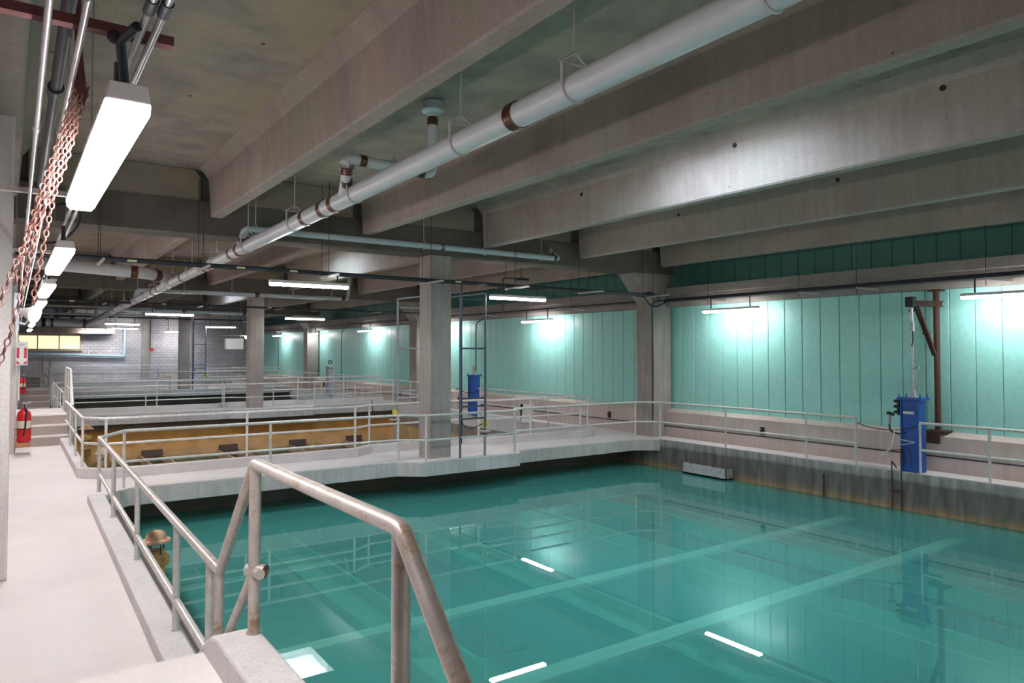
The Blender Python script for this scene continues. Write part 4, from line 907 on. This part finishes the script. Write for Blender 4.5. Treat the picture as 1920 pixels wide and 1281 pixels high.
# far end cluster of pipes over the left stairs
t = thing('end_header_pipe', 'fat white header pipe across the far end where the drain pipe ends', 'pipe', (2.5, 49.3, 4.2))
MB().tube([(.0, 49.4, 4.28), (PX + .1, 49.4, 4.26)], .24, 20).build('pipe_run', 'pvc', t)
coupling(t, (1.55, 49.4, 4.27), (1.75, 49.4, 4.27), .245, mat='blackpipe'); coupling(t, (2.0, 49.4, 4.27), (2.12, 49.4, 4.27), .245); coupling(t, (3.6, 49.4, 4.27), (3.75, 49.4, 4.27), .245)
for x_, z0_, z1_, y_, mt, lab in ((0.6, 4.6, 4.6, 45, 'pvc', 'pale'), (0.2, 4.75, 4.75, 40, 'strut', 'reddish'), (.1, 4.9, 4.9, 52, 'blackpipe', 'dark')):
    t = thing('far_service_pipe', 'thin %s service pipe crossing the far end above the stairs' % lab, 'pipe', (2, y_, z0_), 'far service pipes')
    MB().tube([(x_ - 1, y_, z0_), (6.0, y_, z1_)], .055, 10).build('pipe_run', mt, t)
    for k in range(5): MB().tube([(x_ + k * 1.1, y_, z0_), (x_ + k * 1.1, y_, topz(x_ + k * 1.1, y_))], .014, 6).build('rod', 'rod', t)
for i, (x_, y_) in enumerate(((.9, 50), (1.5, 51), (2.3, 50.5), (3.1, 51))):
    t = thing('valve', 'blue-grey valve body on the far end pipework, %s from the left' % ['first', 'second', 'third', 'fourth'][i], 'valve', (x_, y_, 4.3), 'far valves')
    MB().lathe([(.05, -.3), (.14, -.28), (.14, -.1), (.08, -.05), (.08, .2), (.16, .22), (.16, .28), (.03, .3)], (x_, 49.4, 4.82), 1.0, 14).build('valve_body', 'darksteel', t)
struct(MB().box(-.9, 60.9, 3.9, 6.5, 61.9, 4.3).build('far_ledge_beam', 'beam'), 'low concrete beam over the far window', 'beam')

# mushrooms
def mush(x, y, z, label, k=1.2):
    t = thing('vent_cap', label, 'valve', (x, y, z), 'encrusted caps on ochre pipes')
    MB().lathe([(.02, .13), (.06, .125), (.10, .10), (.115, .06), (.12, .035), (.165, .02), (.17, .0), (.16, -.012), (.08, -.02)][::-1], (x, y, z), k).build('cap', 'mushcap', t)
    MB().lathe([(.11, -1.6), (.11, -.55), (.15, -.52), (.15, -.48), (.115, -.45), (.105, -.30), (.15, -.27), (.155, -.22), (.15, -.18), (.10, -.14), (.09, -.10)], (x, y, z), k).build('pipe_body', 'mushbody', t)
    for a_ in range(4): MB().tube([(x + .12*math.cos(a_*1.57+.4), y + .12*math.sin(a_*1.57+.4), z - .2), (x + .12*math.cos(a_*1.57+.4), y + .12*math.sin(a_*1.57+.4), z - .0)], .010, 6).build('tie_bolt', 'rust', t)
mush(1.79, 11.5, -.13, 'encrusted cap on an ochre pipe standing in the main tank by the left kerb')
mush(1.95, 20.2, .10, 'nearer encrusted cap on an ochre pipe in the ochre tank')
mush(1.95, 25.0, .28, 'farther encrusted cap on an ochre pipe in the ochre tank')

# ------------------------------------------------------------------ left side details
def extinguisher(x, y, z, s, label):
    t = thing('fire_extinguisher', label, 'fire extinguisher', (x, y, z), 'fire extinguishers on the left')
    MB().lathe([(.0*s+.01, 0), (.10*s, .0), (.115*s, .03*s), (.115*s, .50*s), (.10*s, .56*s), (.05*s, .61*s), (.035*s, .64*s)], (x, y, z)).build('cylinder', 'red', t)
    MB().lathe([(.117*s, .26*s), (.117*s, .40*s)], (x, y, z)).build('paper_label', 'extcream', t)
    MB().lathe([(.03*s, .64*s), (.035*s, .67*s), (.02*s, .72*s)], (x, y, z)).build('valve', 'fountain', t)
    MB().tube([(x - .02*s, y - .12*s, z + .74*s), (x + .03, y + .03, z + .70*s), (x + .12*s, y, z + .75*s)], .014*s, 8).build('handle', 'fountain', t)
    MB().tube(rounded([(x + .0, y - .02, z + .69*s), (x + .03*s, y - .14*s, z + .62*s), (x + .02*s, y - .135*s, z + .30*s), (x - .01*s, y - .135*s, z + .12*s)], .05*s), .016*s, 8).build('hose', 'black', t)
    MB().torus((x, y, z + .25*s), (0, 0, 1), .117*s, .006*s, 20, 5).build('strap', 'black', t)
    return t
te = extinguisher(.36, 22.1, .31, 1.35, 'large red fire extinguisher hanging by the foot of the far stairs')
MB().box(.18, 21.95, .20, .50, 22.45, .305).build('bracket_tray', 'orange', te)
extinguisher(.53, 37.25, .80, 1.08, 'farther red fire extinguisher, on the pier beyond the nearest far stair crossing')
t = thing('extinguisher_sign', 'red and white arrow sign above the large fire extinguisher', 'sign', (.3, 22, 2.3))
sx, sy = .285, 21.95
MB().box(sx - .125, sy, 2.26, sx + .125, sy + .03, 2.85).build('sign_plate', 'white', t, bevel=.006)
m = MB()
for a_, b_ in ((-.105, -.05), (.05, .105)): m.box(sx + a_, sy - .006, 2.44, sx + b_, sy, 2.70)
m.prism([(sx - .105, 2.29), (sx - .02, 2.29), (sx - .105, 2.38)], sy - .006, sy, 'y'); m.prism([(sx + .105, 2.29), (sx + .02, 2.29), (sx + .105, 2.38)], sy - .006, sy, 'y')
m.build('arrow_mark', 'signred', t)
MB().box(sx - .06, sy - .006, 2.755, sx + .06, sy, 2.79).build('lettering', 'fountain', t)
MB().tube([(.235, 22.35, 1.35), (.235, 22.35, 2.9)], .028, 8).build('sign_post', 'white', t)
t = thing('horn_speaker', 'grey horn loudspeaker on the pier beside the far walkway lamps', 'speaker', (.3, 16, 3.3))
m = MB().tube([(.12, 16.2, 3.38), (.20, 16.15, 3.36), (.30, 16.08, 3.33), (.40, 16.0, 3.30)], [.03, .06, .11, .17], 18); m.build('horn', 'white', t)
MB().tube(rounded([(.12, 16.2, 3.36), (.12, 16.2, 3.15), (.25, 16.1, 3.12)], .05), .018, 8).build('bracket', 'white', t)
MB().box(.08, 16.15, 3.0, .16, 16.3, 3.7).build('mounting_plate', 'greysteel', t)
# chain bundle of a hoist
t = thing('hoist_chain', 'bundle of rusty pink hoist chain hung over the left walkway', 'chain', (.1, 3.3, 3.4))
paths = [[(.235, 3.6, 4.35), (.228, 3.5, 3.72), (.155, 3.4, 3.41), (.068, 3.3, 3.087), (.019, 3.2, 2.93), (-.03, 3.1, 2.74), (-.16, 3.0, 2.4)]]
def chain_path(path, link, mat, parent, off=(0, 0, 0)):
    P = [Vector(p) + Vector(off) for p in path]; m = MB(); k = 0; carry = 0; step = link * 1.05
    for a_, b_ in zip(P, P[1:]):
        L_ = (b_ - a_).length; d = (b_ - a_) / L_; s_ = carry
        while s_ < L_:
            p = a_ + d * s_; u = d.orthogonal().normalized(); w_ = d.cross(u)
            ang = .5 + (k % 2) * math.pi / 2
            m.torus(p, u * math.cos(ang) + w_ * math.sin(ang), link * .30, link * .105, 10, 5, stretch=1.75, dirv=d); k += 1; s_ += step
        carry = s_ - L_
    m.build('chain_strand', mat, parent)
base = [(.232, 3.5, 3.74), (.19, 3.45, 3.56), (.155, 3.4, 3.41), (.11, 3.35, 3.245), (.068, 3.3, 3.087)]
chain_path(base + [(.02, 3.2, 2.95), (-.035, 3.1, 2.76), (-.2, 3.0, 2.35)], .029, 'chain', t)
chain_path([(p[0]-.012, p[1]+.02, p[2]-.02) for p in base] + [(.05, 3.27, 3.0), (.02, 3.24, 2.88)], .029, 'chain', t)
chain_path([(p[0]+.02, p[1]+.03, p[2]+.012) for p in base] + [(.075, 3.3, 3.03)], .029, 'chain', t)
chain_path(base + [(.035, 3.22, 2.90), (-.01, 3.12, 2.68), (-.15, 3.0, 2.2)], .029, 'chain', t, (.017, .0, .002))
chain_path(base[:-1] + [(.08, 3.3, 3.05), (.05, 3.28, 2.86), (.045, 3.27, 2.80)], .029, 'chain', t, (.030, .02, -.005))
chain_path(base[:-1] + [(.07, 3.3, 3.07)], .029, 'chain', t, (-.012, .02, .012))
m = MB().tube([(.232, 3.6, 4.4), (.225, 3.55, 4.0), (.228, 3.52, 3.86), (.236, 3.5, 3.70), (.238, 3.5, 3.66)], [.006, .012, .016, .024, .012], 10).build('chain_bag', 'darkchain', t)
# heater unit on back wall area
t = thing('unit_heater', 'white box unit heater hung left of the second middle column near the far wall', 'heater', (12.2, 48.5, 3.1))
MB().box(11.5, 48.3, 2.72, 12.55, 48.8, 3.42).build('casing', 'white', t, bevel=.02)
m = MB()
for i in range(6): m.box(11.56, 48.285, 2.80 + i * .095, 12.5, 48.30, 2.83 + i * .095)
m.build('louvres', 'housing', t)
MB().tube([(11.2, 48.5, 3.62), (12.7, 48.5, 3.62)], .03, 8).build('hanging_bar', 'strut', t)
for x in (11.7, 12.4): MB().tube([(x, 48.5, 3.4), (x, 48.5, topz(x, 48.5))], .02, 6).build('rod', 'roddark', t)
t = thing('bulb_light', 'small round lit bulb beside the white unit heater', 'lamp', (12.75, 48.4, 3.5))
MB().lathe([(.02, -.1), (.09, -.05), (.1, .02), (.05, .1)], (12.75, 48.4, 3.52)).build('globe', 'lamp', t)
t = thing('alarm_bell', 'small red alarm bell on the block wall pilaster', 'bell', (9.1, 61.5, 2.7))
MB().tube([(9.12, 61.6, 2.72), (9.12, 61.5, 2.72)], .13, 14).build('gong', 'red', t)
MB().tube([(9.0, 61.6, 2.72), (9.0, 61.6, 5)], .03, 6).build('conduit_run', 'roddark', t)
